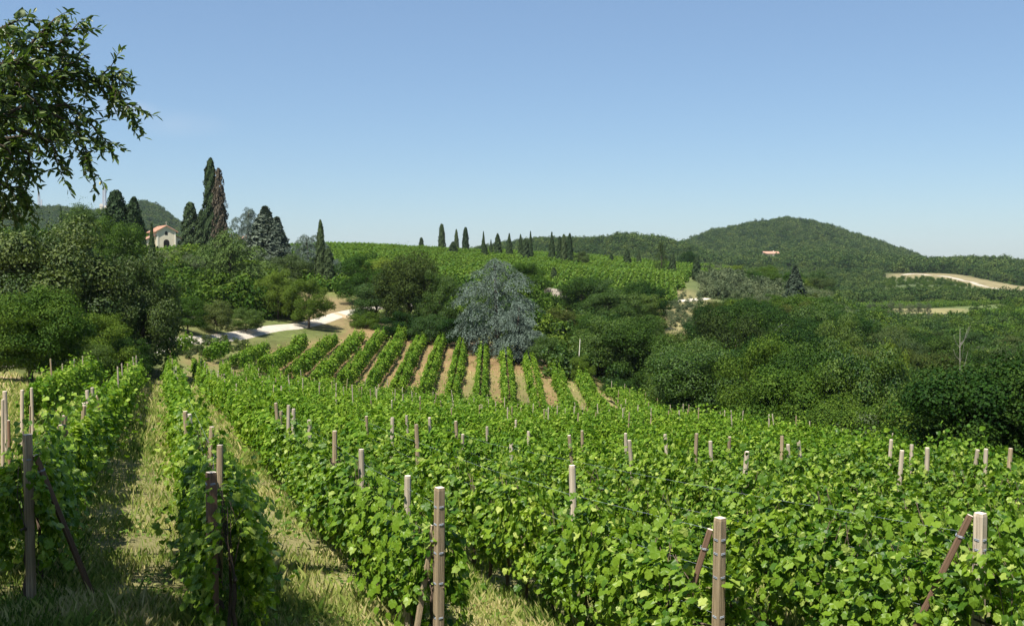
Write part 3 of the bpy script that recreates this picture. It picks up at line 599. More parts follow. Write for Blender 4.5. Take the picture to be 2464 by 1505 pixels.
for bnd in sorted(rows_by_band):
    L = sorted(rows_by_band[bnd], key=lambda c: c[0] / c[1])
    for k, (X, Y, st) in enumerate(L):
        xv = X / Y * F + CX; h = wr.uniform(7.0, 12.5) * (1 if Y < 150 else .85)
        if Y > 195: h *= .62
        if Y < 62 and xv < 2150: h *= .72
        if Y > 190: wts = [4, 5, 1, 1, 2, 1.5, 5]
        elif xv < 1700: wts = [7, 2.5, 6, 2, 2, .7, 1]
        else: wts = [7, 2.2, 7, 1.6, 1.4, .8, .7]
        nm, mt, cn = wr.choices(KM, wts)[0]
        w = st * wr.uniform(1.0, 1.5) if nm != 'olive_tree' else st * 1.2
        if nm == 'olive_tree': h *= .7
        cap = np.interp(xv, [1280, 1340, 1400, 1560, 1580, 1588, 1684, 1695, 1720, 1900, 1990, 2050, 2100, 2250, 2463], [730, 705, 690, 700, 712, 798, 798, 745, 715, 700, 705, 745, 772, 792, 795])
        if Y < 168 and xv < 1590: cap = max(cap, 752)
        hmax = -(cap - HOR) / F * Y - H(X, Y)
        if hmax < 1.6: continue
        h = min(h, hmax); w = min(w, h * 1.25)
        if nwood < 255:
            ztop = H(X, Y) + h; ytop = HOR - ztop / Y * F
            nR = len(L) - 1 - k; od = (ORD[k] + ' from the left') if k < len(ORD) and k <= nR + 4 else (ORD[min(nR, 29)] + ' from the right')
            tree(nm, f'{cn} tree, {od} in {BANDN[bnd]} of the ravine wood', xv, ytop, 0, Y, w / Y * F, mt, 'olive' if nm == 'olive_tree' else 'broad', seed=wr.randrange(60), group=WG)
            nwood += 1
        else: extra.append((X, Y, h, w / 2))

# geometry-node scatter for uncountable stuff
def gn_scatter(name, pts, scl, meshes, mat, label=None, rz=True):
    c = bpy.data.collections.new(name + '_variants')
    for i, m0 in enumerate(meshes):
        m2 = m0.copy()
        if mat is not None:
            m2.materials.clear(); m2.materials.append(mat)
        o = bpy.data.objects.new(name + '_variant', m2); c.objects.link(o)
    me = bpy.data.meshes.new(name); me.vertices.add(len(pts)); me.vertices.foreach_set('co', np.asarray(pts, dtype=np.float32).ravel())
    a = me.attributes.new('scl', 'FLOAT_VECTOR', 'POINT'); a.data.foreach_set('vector', np.asarray(scl, dtype=np.float32).ravel())
    o = link(name, me); tag(o, label, kind='stuff')
    ng = bpy.data.node_groups.new(name, 'GeometryNodeTree'); ng.interface.new_socket('Geometry', in_out='INPUT', socket_type='NodeSocketGeometry'); ng.interface.new_socket('Geometry', in_out='OUTPUT', socket_type='NodeSocketGeometry')
    n, l = ng.nodes, ng.links; gi = n.new('NodeGroupInput'); go = n.new('NodeGroupOutput')
    ip = n.new('GeometryNodeInstanceOnPoints'); ci = n.new('GeometryNodeCollectionInfo'); ci.inputs['Collection'].default_value = c; ci.inputs['Separate Children'].default_value = True; ci.inputs['Reset Children'].default_value = True
    na = n.new('GeometryNodeInputNamedAttribute'); na.data_type = 'FLOAT_VECTOR'; na.inputs['Name'].default_value = 'scl'
    rv = n.new('FunctionNodeRandomValue'); rv.data_type = 'FLOAT_VECTOR'; rv.inputs[0].default_value = (0, 0, 0); rv.inputs[1].default_value = (0, 0, 6.283 if rz else 0)
    l.new(gi.outputs[0], ip.inputs['Points']); l.new(ci.outputs[0], ip.inputs['Instance']); ip.inputs['Pick Instance'].default_value = True
    l.new(rv.outputs[0], ip.inputs['Rotation']); l.new(na.outputs[0], ip.inputs['Scale']); l.new(ip.outputs[0], go.inputs[0])
    md = o.modifiers.new('scatter', 'NODES'); md.node_group = ng
    return o
FARC = [broad_crown(60 + i, n_leaf=900, leaf=.125, nb=12) for i in range(4)]
if extra:
    E = np.array(extra); gn_scatter('ravine_woodland', np.stack([E[:, 0], E[:, 1], hgt(E[:, 0], E[:, 1])], 1), np.stack([E[:, 3], E[:, 3], E[:, 2] / 1.6], 1), BROAD[:3], M['oak'], 'remaining trees at the back of the ravine wood')
# far woods : points by region in (u, Y)
def wood(name, n, xr, yr, size, mat, label, keep=None, hr=(.72, 1.05)):
    xv = rng.uniform(*xr, n); Y = np.exp(rng.uniform(math.log(yr[0]), math.log(yr[1]), n)); X = (xv - CX) / F * Y
    k = np.ones(n, bool) if keep is None else keep(xv, Y, X); X, Y = X[k], Y[k]; m = len(X)
    s = size * rng.uniform(.6, 1.25, m); hh = s * rng.uniform(*hr, m) * 1.15
    gn_scatter(name, np.stack([X, Y, hgt(X, Y) - hh * .25], 1), np.stack([s, s, hh], 1), FARC, mat, label)
wood('hill_forest', 9000, (1480, 2420), (880, 1780), 6.8, M['farwood'], 'dense dark forest covering the domed hill', lambda x, Y, X: ~((x > 1828) & (x < 1890) & (Y > YH - 150 + 4 * np.abs(x - 1858)) & (Y < YH + 12)))
wood('hill_clumps', 900, (1600, 2300), (900, 1650), 6.5, M['farwood'], 'lighter trees scattered through the hill forest', lambda x, Y, X: (np.sin(X * .03) + np.sin(Y * .021 + 1) > .3) & ~((x > 1822) & (x < 1896) & (Y > YH - 240) & (Y < YH + 16)))
wood('ridge_forest', 2600, (1040, 1730), (700, 1060), 5.2, M['farwood'], 'dark forest on the long low ridge behind the cypresses')
wood('slope_forest', 6000, (1400, 2560), (470, 900), 4.2, M['farwood'], 'woodland on the slopes below the domed hill',
     lambda x, Y, X: ~((x > 2040) & (Y < 640) & (rng.random(len(x)) < np.where(Y < 500, 1.0, .62))) & ~((x > 2120) & (Y > 590)) & ~(inpoly(X, Y, PALE) & (rng.random(len(x)) < .80)) & ~((x < 1800) & (Y < 540)))
wood('slope_scrub', 1500, (2120, 2600), (560, 800), 1.7, M['mid'], 'low scrub on the slope below the pale hill road', lambda x, Y, X: ~inpoly(X, Y, PALE))
wood('crest_forest', 2600, (2130, 2620), (740, 1230), 6.0, M['farwood'], 'dark woodland along the crest beyond the pale hill road', lambda x, Y, X: ~inpoly(X, Y, PALE) & (Y > 900 - (x - 2200) * .5))
wood('mountain_forest', 3000, (-80, 540), (1250, 1760), 6.5, M['farwood'], 'forest on the far hill behind the chapel')
wood('valley_thicket', 420, (2040, 2600), (250, 640), 3.2, M['mid'], 'scattered bushes between the terraces on the right', lambda x, Y, X: (rng.random(len(x)) < .45) & ~((x < 2340) & (Y > 395) & (Y < 520)))
wood('valley_thicket', 1100, (1960, 2600), (195, 360), 2.4, M['oak'], 'bushes filling the valley beyond the ravine wood')
wood('chapel_thicket', 260, (-200, 640), (160, 420), 3.4, M['mid'], 'mixed bushes on the slope around the chapel', lambda x, Y, X: ~((x > 300) & (Y < 262) & (Y > 185)) & ~((x > 430) & (Y > 240)))
wood('slope_thicket', 170, (380, 700), (118, 165), 2.6, M['mid'], 'bushes on the bank between the road and the green cedar', lambda x, Y, X: (Y > 122 + (x - 400) * .07))
wood('verge_thicket', 150, (430, 860), (160, 215), 2.2, M['olivegreen'], 'scrubby bushes behind the roadside trees', lambda x, Y, X: x < 700 )
wood('road_thicket', 130, (-300, 330), (88, 150), 3.2, M['oak'], 'undergrowth behind the broad trees on the left')
wood('olive_thicket', 330, (1688, 1960), (226, 345), 1.9, M['olive'], 'small silvery shrubs filling the slope between the olives', None, (.8, 1.2))
wood('verge_scrub', 150, (400, 690), (99, 117), .5, M['olivegreen'], 'low scrub on the verge between the vines and the gravel road', lambda x, Y, X: ~inpoly(X, Y, BLOCK) & (X > -33.2))
wood('bank_scrub', 60, (1590, 1690), (182, 232), .9, M['olive'], 'small shrubs on the dry bank')
wood('hedge_thicket', 90, (1060, 1330), (136, 190), 2.6, M['mid'], 'bushes behind the blue cedar')
wood('bank_thicket', 46, (1340, 1480), (112, 170), 2.3, M['oak'], 'bushes beside the blue cedar')

# ------------------------------------------------------------------ vineyards
def canopy_points(n, L, zlo, zhi, hw, shoots=True):
    x = rng.uniform(-L / 2, L / 2, n); t = rng.beta(1.3, 1.15, n); z = zlo + (zhi - zlo) * t
    prof = hw * (0.75 + .45 * np.sin(np.pi * np.clip(t * .9 + .1, 0, 1))) * (1 + .22 * np.sin(x * 6.1 + z * 4) * np.cos(x * 2.3 - z * 5))
    s = np.sign(rng.normal(size=n)); a = rng.uniform(.35, 1.08, n) ** .55; y = s * prof * a
    N = np.stack([rng.normal(0, .35, n), s * (.8 - .35 * (t > .85)), .45 + .9 * (t > .85) + rng.normal(0, .25, n)], 1) + rng.normal(0, .42, (n, 3))
    zz = z + .10 * np.sin(x * 4.2 + s) * (t > .5)
    k = (np.sin(x * 7.3 + z * 3 + s) + np.sin(z * 9.1 - x * 3.7) + rng.normal(0, .5, n)) > -.78 + .45 * (t < .25)
    return np.stack([x, y, zz], 1)[k], N[k]
def vine_mesh(seed, L, n, size, near=True, hw=.33, zlo=.45, zhi=1.72):
    global rng
    keep = rng; rng = np.random.default_rng(seed)
    C, N = canopy_points(n, L, zlo, zhi, hw)
    # drooping and upright shoots carrying leaves
    for k in range(int(L * (12 if near else 8))):
        x0 = rng.uniform(-L / 2, L / 2); s = rng.choice([-1, 1]); m = rng.integers(5, 11) if near else 4
        if rng.random() < .55: q = np.linspace(0, 1, m)[:, None] * [rng.uniform(-.15, .15), s * rng.uniform(0, .15), rng.uniform(.15, .5) if rng.random() < .75 else .65] + [x0, s * hw * .4, zhi - .12]
        else: q = np.linspace(0, 1, m)[:, None] * [rng.uniform(-.3, .3), s * rng.uniform(.15, .45), rng.uniform(-.5, .0)] + [x0, s * hw, rng.uniform(zlo + .3, zhi - .2)]
        C = np.vstack([C, q + rng.normal(0, .03, q.shape)]); N = np.vstack([N, rng.normal(0, .5, q.shape) + [0, s * .4, .8]])
    T = rng.normal(0, .45, N.shape) + [0, 0, -.9] + N * [0, .3, 0]
    S = size * rng.uniform(.6, 1.25, len(C)); FR = frames(N, T)
    if near:
        parts = [scatter(vt, VLEAFF, C[i::3], FR[i::3], S[i::3]) for i, vt in enumerate(VCURL)]; o = 0; Vs, Fs = [], []
        for v_, f_ in parts: Vs.append(v_); Fs.append(f_[0] + o); o += len(v_)
        V, Fc = np.concatenate(Vs), [np.concatenate(Fs)]
    else: V, Fc = scatter(PENT, PENTF, C, FR, S)
    me = npmesh('vine', V, Fc, [M['vine'] if near else M['vine_far']]); rng = keep; return me
V_NEAR = [vine_mesh(100 + i, 1.15, 1150, .098, hw=.265, zlo=.42, zhi=1.55) for i in range(8)]
V_MID = [vine_mesh(120 + i, 2.2, 1700, .118, near=False, hw=.28, zhi=1.55) for i in range(6)]
V_FAR = [vine_mesh(140 + i, 3.3, 1700, .145, near=False, hw=.33, zhi=1.55) for i in range(6)]
V_HEDGE = [vine_mesh(160 + i, 3.3, 1500, .155, near=False, hw=.42, zlo=.15, zhi=1.6) for i in range(6)]
def vtrunk(seed):
    rr = random.Random(seed); b = MB(); x, y_ = 0, 0; pts = [(0, 0, -.1)]; 
    for k in range(6): x += rr.uniform(-.05, .05); y_ += rr.uniform(-.04, .04); pts.append((x, y_, .15 * (k + .5)))
    b.tube(pts, [.035, .032, .028, .026, .024, .024, .02], 6)
    for s in (-1, 1):
        b.tube([pts[-1], (x + s * .2, y_, .92), (x + s * .5, y_ + rr.uniform(-.03, .03), .95)], [.02, .015, .01], 5)
    for k in range(5):
        q = rr.uniform(-.45, .45); b.tube([(x + q, y_, .9), (x + q + rr.uniform(-.1, .1), y_ + rr.uniform(-.1, .1), 1.3), (x + q + rr.uniform(-.15, .15), y_ + rr.uniform(-.15, .15), 1.65)], [.007, .005, .003], 4)
    return b.mesh('trunk', [M['vinewood']], True)
VT = [vtrunk(i) for i in range(4)]
RD = np.array([-.317, .948]); RP = np.array([.948, .317]); RA = math.atan2(RD[1], RD[0])
def pk(k): return -1.6 + 2.28 * k
ENDS = {0: (67, 1045), 1: (508, 1135), 2: (1053, 1170), 3: (1728, 1243), 4: (2358, 1233)}
def row_Y(k, xv):                       # distance at which row k crosses the sight line through xv
    u = UX(xv); return pk(k) / (RP[0] * u + RP[1])
endpos = {}
for k, (xv, yv) in ENDS.items():
    u, v = ray(xv, yv); Yk = {0: 12.4, 1: 10.9}.get(k, row_Y(k, xv)); X = u * Yk
    endpos[k] = (X, Yk, v * Yk - H(X, Yk))
def row_point(k, t): return RP * pk(k) + RD * t
rowobj = {}; vr = random.Random(3)
leafm = [npmesh('leaf', VLEAF * [1, 1, s], VLEAFF, [M['vine']]) for s in (1.0, 1.8, .5)]
for k in range(-1, 21):
    n0 = ORD[k + 1] if k + 1 < len(ORD) else 'last'
    lab = f'leafy grapevine row, {n0} from the left in the big vineyard'
    if k == -1: lab = 'short leafy vine row beyond the bare young posts at the left'
    rowobj[k] = empty('vine_row', (*row_point(k, 20), H(*row_point(k, 20))), lab, 'vine row', 'vine rows running down the near slope')
    org = rowobj[k].location.copy()
    t = -30.0; cnt = 0
    if k in endpos: t = float(np.dot(np.array(endpos[k][:2]), RD)) + {4: -.7, 3: .3, 1: .15, 0: .1}.get(k, .45)
    if k == -1: t = 36.0
    while t < 130:
        p = row_point(k, t); Y = p[1]; nearf = Y < 27; L = 1.05 if nearf else (2.0 if Y < 55 else 3.0)
        if Y > 8.4 and inpoly([p[0]], [p[1]], FIELD)[0] and not (k in (-1,) and inpoly([p[0]], [p[1]], DRYL)[0] and Y < 34):
            if abs(p[0] / Y) < .56 + 2.0 / Y:
                ms = V_NEAR if nearf else (V_MID if Y < 55 else V_FAR)
                zz = H(p[0], p[1]); q = RD * .5; sl = (H(p[0] + q[0], p[1] + q[1]) - H(p[0] - q[0], p[1] - q[1]))
                sc = vr.uniform(.86, 1.14)
                o = link('vine', vr.choice(ms), rowobj[k], Vector((p[0] + vr.uniform(-.06, .06), p[1], zz)) - org, (0, -math.atan(sl), RA + (math.pi if vr.random() < .5 else 0)), (1, vr.uniform(.75, 1.3), sc))
                if o.rotation_euler.z > RA + 1: o.rotation_euler.y *= -1
                cnt += 1
                if nearf and Y < 20: link('trunk', vr.choice(VT), o)
        t += L
    # nearest leaves as single pieces
    if k in (0, 1, 2, 3, 4):
        e = np.dot(np.array(endpos[k][:2]), RD)
        for i in range(300):
            tt = e + vr.uniform(.25, 3.2); p = row_point(k, tt); s = vr.choice((-1, 1)); z = vr.uniform(.35, 2.0); d = .36 + vr.uniform(-.1, .14)
            if z > 1.7: d *= .5
            P3 = Vector((p[0] + RP[0] * s * d, p[1] + RP[1] * s * d, H(p[0], p[1]) + z)); nrm = Vector((RP[0] * s + vr.gauss(0, .4), RP[1] * s + vr.gauss(0, .4) - .3, .6 + vr.gauss(0, .3))).normalized()
            tx = Vector((vr.gauss(0, .5), vr.gauss(0, .5), -1)); tx = (tx - nrm * tx.dot(nrm)).normalized(); by = nrm.cross(tx)
            R3 = Matrix((tx, by, nrm)).transposed()
            sz = vr.uniform(.075, .125); link('leaf', leafm[i % 3], rowobj[k], P3 - org, R3.to_euler(), (sz, sz, sz))

# posts
def post_mesh(seed, w, round_=False, lean=True):
    b = MB(); seg = 10 if round_ else 4; V = []; c = w * .12; lv = [(-.3, 1.03), (0, 1.02), (.5, 1.0), (.985, .97), (1.0, .88)]
    for z, k in lv:
        if round_:
            V += [(math.cos(a * 6.283 / seg) * w / 2 * k, math.sin(a * 6.283 / seg) * w / 2 * k, z) for a in range(seg)]
        else:
            h_ = w / 2 * k; cc = c
            V += [(h_ - cc, -h_, z), (h_, -h_ + cc, z), (h_, h_ - cc, z), (h_ - cc, h_, z), (-h_ + cc, h_, z), (-h_, h_ - cc, z), (-h_, -h_ + cc, z), (-h_ + cc, -h_, z)]
    s = seg if round_ else 8; q = [(i * s + j, i * s + (j + 1) % s, (i + 1) * s + (j + 1) % s, (i + 1) * s + j) for i in range(len(lv) - 1) for j in range(s)]
    V.append((0, 0, 1.0)); c0 = len(V) - 1; t = [(c0, (len(lv) - 1) * s + j, (len(lv) - 1) * s + (j + 1) % s) for j in range(s)]
    return npmesh('post', np.array(V), [np.array(q), np.array(t)], [M['post'], M['cut']], False, [0] * len(q) + [1] * len(t))
PM_SQ = post_mesh(0, .098); PM_RD = post_mesh(1, .092, True); PM_TH = post_mesh(2, .062, True)
ring = MB()
for z in (-.006, .006):
    pr = [(math.cos(a * math.pi / 4 + .39) * .059, math.sin(a * math.pi / 4 + .39) * .059, z + .004 * math.sin(a * 2)) for a in range(9)]
    ring.tube(pr, [.0035] * 9, 5)
RING = ring.mesh('wire_tie', [M['wire']])
for k, (X, Y, h) in endpos.items():
    lb = {0: 'thick end post with a leaning strut, far left of the near posts', 1: 'shadowed dark end post in front of the shaded vine row', 2: 'tall square end post with wire bands and a thin strut, centre of the picture',
          3: 'biggest square end post with pale sawn top and a strut on its left', 4: 'pale square end post with a long leaning strut at the right'}[k]
    t = empty('end_post', (X, Y, H(X, Y)), lb, 'post', 'end posts of the vine rows')
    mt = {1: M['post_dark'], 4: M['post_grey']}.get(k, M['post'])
    s = link('shaft', PM_SQ, t, (0, 0, 0), ({2: .0, 3: .0}.get(k, 0), {0: .015, 2: -.02, 3: -.012}.get(k, 0), RA + .25), (1.05, 1.05, h), mt)
    for z in ({0: (.30,), 1: (.12,), 2: (.42, .22, .75, 1.1, 1.5), 3: (.22, .36, .60, 1.0), 4: (.26, .36)}[k]):
        
        ox = math.sin({0: .015, 2: -.02, 3: -.012}.get(k, 0)) * (h - z); link('wire_tie', RING, t, (math.cos(RA + .25) * ox, math.sin(RA + .25) * ox, h - z), (.05, .04, RA + .25))
    # strut: foot further along the row, head against the post
    foot = np.array([X, Y]) + RD * .12 + RP * -.12; m = MB()
    if k in (3, 4, 2, 0):
        dxy = {3: (-.34, .1), 4: (-.52, .2), 2: (-.17, -.04), 0: (.28, .35)}[k]; top = {3: h - .13, 4: h - .03, 2: h - .45, 0: h - .25}[k]; off = {3: -.075, 4: -.085, 2: -.055, 0: .07}[k]
        a = Vector((off, .03, top)); b_ = Vector((dxy[0] * 1.6 + off, dxy[1] * 1.6, -.1)); d = a - b_
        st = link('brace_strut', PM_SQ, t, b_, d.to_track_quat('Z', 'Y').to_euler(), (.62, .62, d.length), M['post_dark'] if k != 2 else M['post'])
        link('wire_tie', RING, t, a - d * .10, d.to_track_quat('Z', 'Y').to_euler(), (.75, .75, 1))
PG = 'in-line posts of the big vineyard'
tops = [(454, 988), (475, 993), (492, 1027), (492, 1072), (600, 968), (620, 975), (641, 983), (669, 988), (748, 1010), (803, 1037), (887, 1000), (940, 1005), (986, 998), (1010, 1022), (1040, 1000), (1107, 1012), (1111, 1043),
        (1175, 1025), (1229, 1068), (1235, 1010), (1271, 1037), (977, 1142), (875, 1080), (1386, 1120), (1390, 1042), (1403, 1035), (1535, 1055), (1510, 1040), (1617, 1045), (1668, 1043), (1746, 1048), (1720, 1060),
        (1776, 1082), (1880, 1050), (1908, 1067), (1943, 1060), (2133, 1055), (2155, 1080), (2365, 1078), (2418, 1078), (2325, 1076), (2230, 1075), (2190, 1070),
        (132, 1022), (160, 997), (185, 975), (207, 965), (228, 950), (245, 942), (262, 938), (278, 930)]
posts = []
for (xv, yv) in tops:
    u, v = ray(xv, yv); best = None
    Ys = np.exp(np.linspace(math.log(9), math.log(80), 400)); d = v * Ys - hgt(u * Ys, Ys)      # height of sight line above ground
    kk = np.where(d < 2.05)[0]
    if len(kk) == 0: continue
    Y0 = Ys[kk[0]]; pp = Y0 * (RP[0] * u + RP[1]); k = round((pp + 1.6) / 2.28)
    if k < -1: k = -1
    den = RP[0] * u + RP[1]
    Yk = pk(k) / den if abs(den) > .03 else Y0
    hh = v * Yk - H(u * Yk, Yk)
    X_ = u * Yk
    if not (1.7 < hh < 2.5) or Yk < 8:
        q_ = np.array([u * Y0, Y0]); dp = pk(k) - float(q_ @ RP); q_ = q_ + RP * dp; X_, Yk = float(q_[0]), float(q_[1]); hh = min(2.45, max(1.95, v * Yk - H(X_, Yk)))
    posts.append((k, X_, Yk, hh, 0))
for k in range(-1, 21):
    t = -20 + (k * 1.7) % 4.6
    while t < 125:
        p = row_point(k, t); t += 5.8 + 1.2 * math.sin(t * 3 + k)
        if inpoly([p[0]], [p[1]], FIELD)[0] and p[1] > (44 if k > 0 else 38) and abs(p[0] / p[1]) < .52:
            if all(abs(q[1] - p[0]) + abs(q[2] - p[1]) > 2.2 for q in posts): posts.append((k, p[0] + vr.uniform(-.1, .1), p[1], vr.uniform(1.85, 2.3), 1))
posts.sort(key=lambda q: q[2])
byrow = {}
restp = MB(); npost = 0
for (k, X, Y, h, auto) in posts:
    byrow[k] = byrow.get(k, 0) + 1
    if npost < 270:
        o = link('vineyard_post', PM_RD if not auto else PM_TH, None, (X, Y, H(X, Y)), (vr.gauss(0, .05), vr.gauss(0, .055), vr.uniform(0, 3)), (1, 1, h), vr.choice((M['post_grey'], M['post_grey'], M['post'])))
        tag(o, f'weathered vineyard post, {ORD[min(byrow[k], 30) - 1]} along the {ORD[max(0, k + 1)]} vine row from the left', 'post', PG); npost += 1
    else: restp.box((X, Y, H(X, Y) + h / 2), (.06, .06, h))
if restp.V: tag(link('vineyard_posts', restp.mesh('vineyard_posts', [M['post_grey']])), 'tiny pale posts standing in the farthest vine rows', kind='stuff')
# bare young posts at the left
for i, (xv, yv, Y, w, ps) in enumerate([(13, 940, 26, 1.2, M['post_grey']), (3, 960, 24, .8, M['post_grey']), (22, 1010, 22, .7, M['post_dark']), (50, 937, 27.5, 1.0, M['post_grey']), (77, 932, 29, .9, M['post_grey']), (70, 975, 27, .5, M['post'])]):
    u, v = ray(xv, yv); X = u * Y
    o = link('bare_post', PM_RD, None, (X, Y, H(X, Y)), (.02, .03 * (i % 2), 0), (w, w, v * Y - H(X, Y)), ps)
    tag(o, ['thick pale bare post on the sunny bank, with a dark stake behind', 'thin pale post cut by the left edge', 'dark slim stake beside the thick bare post', 'middle pale bare post on the sunny bank', 'slim pale bare post nearest the leafy vines', 'short brown stake beside the slim bare post'][i], 'post', 'bare posts on the dry bank')
# wires
for k in range(0, 5):
    X0, Y0, h0 = endpos[k]; m = MB(); e = float(np.dot(np.array([X0, Y0]), RD)); org = rowobj[k].location
    for zz in (1.0, 1.45, 1.85):
        pts = [(X0, Y0, H(X0, Y0) + zz)]
        for q in range(1, 6): p = row_point(k, e + q * 4); pts.append((p[0], p[1], H(*p) + zz - .0))
        m.tube([Vector(p) - org for p in pts], [.0012] * 6, 4)
    link('wire', m.mesh('wire', [M['wire']]), rowobj[k])

# striped block
def block_row_x(j, Y): return 7.5 - 2.62 * j - (Y - 100) * .018
for j in range(0, 16):
    y0 = np.interp(7.5 - 2.62 * j, [-40, -21, -9, 6.5, 8], [101, 101, 97, 87, 88]); y1 = np.interp(7.5 - 2.62 * j, [-40, -33, -28, -23, -15, 0, 8], [96, 100, 109, 126, 136, 127, 116])
    x0 = block_row_x(j, y0); t = empty('vine_row', (x0, y0, H(x0, y0)), f'hedge-like vine row on the striped slope, {ORD[j]} from the right', 'vine row', 'vine rows of the striped slope')
    Y = y0 + 1
    while Y < y1:
        X = block_row_x(j, Y); sl = (H(X, Y + 1) - H(X, Y - 1)) / 2; fl = vr.random() < .5
        link('vine', vr.choice(V_HEDGE), t, Vector((X, Y, H(X, Y))) - t.location, (0, math.atan(sl) * (1 if fl else -1), math.pi / 2 + .018 + (math.pi if fl else 0)), (1, vr.uniform(.75, 1.35), vr.uniform(.82, 1.15)))
        Y += 2.7

# hilltop vineyard, terraces : rows too fine to count
def vine_stuff(name, poly, dirv, sp, step, mat, label, sc=1.0):
    d = np.array(dirv) / np.hypot(*dirv); q = np.array([-d[1], d[0]]); pts = []
    P_ = np.array(poly); a = P_ @ d; b = P_ @ q
    for s in np.arange(b.min(), b.max(), sp):
        tt = np.arange(a.min(), a.max(), step); X = d[0] * tt + q[0] * s; Y = d[1] * tt + q[1] * s; k = inpoly(X, Y, poly); pts.append(np.stack([X[k], Y[k]], 1))
    pts = np.concatenate(pts); X, Y = pts.T; ang = math.atan2(d[1], d[0])
    base = [vine_mesh(200 + i, step * 1.15, int(90 * step), .42, near=False, hw=.5, zlo=.2, zhi=1.7) for i in range(3)]
    for m_ in base: m_.transform(Matrix.Rotation(ang, 4, 'Z'))
    return gn_scatter(name, np.stack([X, Y, hgt(X, Y)], 1), np.stack([np.full(len(X), 1.0), np.full(len(X), 1.0), rng.uniform(.85, 1.2, len(X)) * sc], 1), base, mat, label, rz=False)
vine_stuff('hilltop_vines', HILLV, (.80, .60), 3.0, 3.0, M['vine_hill'], 'bright green vines covering the hilltop below the cypress line')
vine_stuff('slope_vines', [gp(1480, 268), gp(1640, 250), gp(1655, 300), gp(1790, 335), gp(1790, 415), gp(1600, 430), gp(1560, 330)], (.3, .95), 3.2, 3.0, M['vine_hill'], 'bright green vines on the small slope behind the stout cypress')
vine_stuff('valley_vines', [gp(1990, 470), gp(2090, 475), gp(2260, 480), gp(2420, 500), gp(2380, 600), gp(2100, 620), gp(2020, 600)], (.9, .4), 3.4, 3.0, M['vine_hill'], 'thin green vineyard strip in the valley')
vine_stuff('edge_vines', [gp(2330, 300), gp(2600, 280), gp(2600, 420), gp(2340, 400)], (.95, .3), 3.2, 3.0, M['vine_hill'], 'green vineyard at the right edge beyond the wood')
vine_stuff('terrace_vines', [gp(2170, 372), gp(2330, 352), gp(2330, 398), gp(2180, 410)], (.85, -.5), 4.2, 3.0, M['olive'], 'pale young vines on the dry terraces', .6)
for i, x in enumerate([2095, 2118, 2142, 2165, 2188, 2210, 2232]):
    tree('olive_tree', ['first round olive from the left in the terrace row', 'second round olive in the terrace row', 'third round olive in the terrace row', 'middle olive of the terrace row', 'fifth round olive in the terrace row', 'sixth round olive in the terrace row', 'last olive on the right of the terrace row'][i], x, [722, 728, 718, 724, 726, 722, 724][i], 752, 415, 25, M['olive'], 'olive', i, group='olives in a row on the terrace')
sl = random.Random(21); m_ = 0
for Yb, tl, nn, ks in ((238, 706, 8, ('olive',)), (262, 682, 8, ('olive', 'olive', 'mid')), (300, 655, 8, ('light', 'mid', 'olivegreen')), (340, 640, 6, ('mid', 'oak', 'light'))):
    for i in range(nn):
        x = (1672 if Yb < 290 else 1690) + (i + sl.uniform(.1, .9)) * (330 / nn if Yb < 290 else 290 / nn); kk = sl.choice(ks); ol = kk == 'olive'
        tree('olive_tree' if ol else 'oak_tree', f"{'silvery olive' if ol else {'light': 'yellow-green', 'mid': 'mid green', 'olivegreen': 'olive green', 'oak': 'dark green'}[kk] + ' tree'}, {ORD[i]} from the left in the {'lowest' if Yb == 238 else 'second' if Yb == 262 else 'third' if Yb == 300 else 'topmost'} line above the ravine wood",
             x, tl + sl.uniform(-8, 10), 0, Yb + sl.uniform(-8, 8), sl.uniform(55, 85), M[kk], 'olive' if ol else 'broad', sl.randrange(30), group='trees on the slope above the ravine')

# ------------------------------------------------------------------ grass
def grass(name, polyfn, n, label, hr, xr, yr, cols, dens_near=1.4):
    global rng
    Y = yr[0] * (yr[1] / yr[0]) ** (rng.random(n) ** dens_near * 1.0); X = rng.uniform(xr[0], xr[1], n) * Y
    k = polyfn(X, Y) & ((np.sin(X * 2.1 + Y) + np.sin(Y * 1.7 - X * 1.3) + np.sin(X * 5.2) * .5 + rng.normal(0, .8, n)) > -.7); X, Y = X[k], Y[k]; m = len(X); h = rng.uniform(*hr, m) * np.where(rng.random(m) < .05, 1.6, 1.0) * (1 + .5 * np.sin(X * 1.7) * np.cos(Y * 1.3)); w = rng.uniform(.003, .0065, m) * (1 + Y / 16)
    a = rng.uniform(0, 6.28, m); l = rng.uniform(.1, .7, m) * h; b = rng.uniform(0, 6.28, m); z = hgt(X, Y)
    p0 = np.stack([X, Y, z - .02], 1); side = np.stack([np.cos(a), np.sin(a), a * 0], 1) * w[:, None]; lean = np.stack([np.cos(b) * l, np.sin(b) * l, h], 1)
    V = np.stack([p0 - side, p0 + side, p0 + lean * [.35, .35, .62] + side * .7, p0 + lean, p0 + lean * [.35, .35, .62] - side * .7], 1).reshape(-1, 3)
    o = (np.arange(m) * 5)[:, None]; me = npmesh(name, V, [np.array([[0, 1, 2, 3]]) + o, np.array([[0, 3, 4]]) + o], [cols]); ob = link(name, me); tag(ob, label, kind='stuff'); return ob
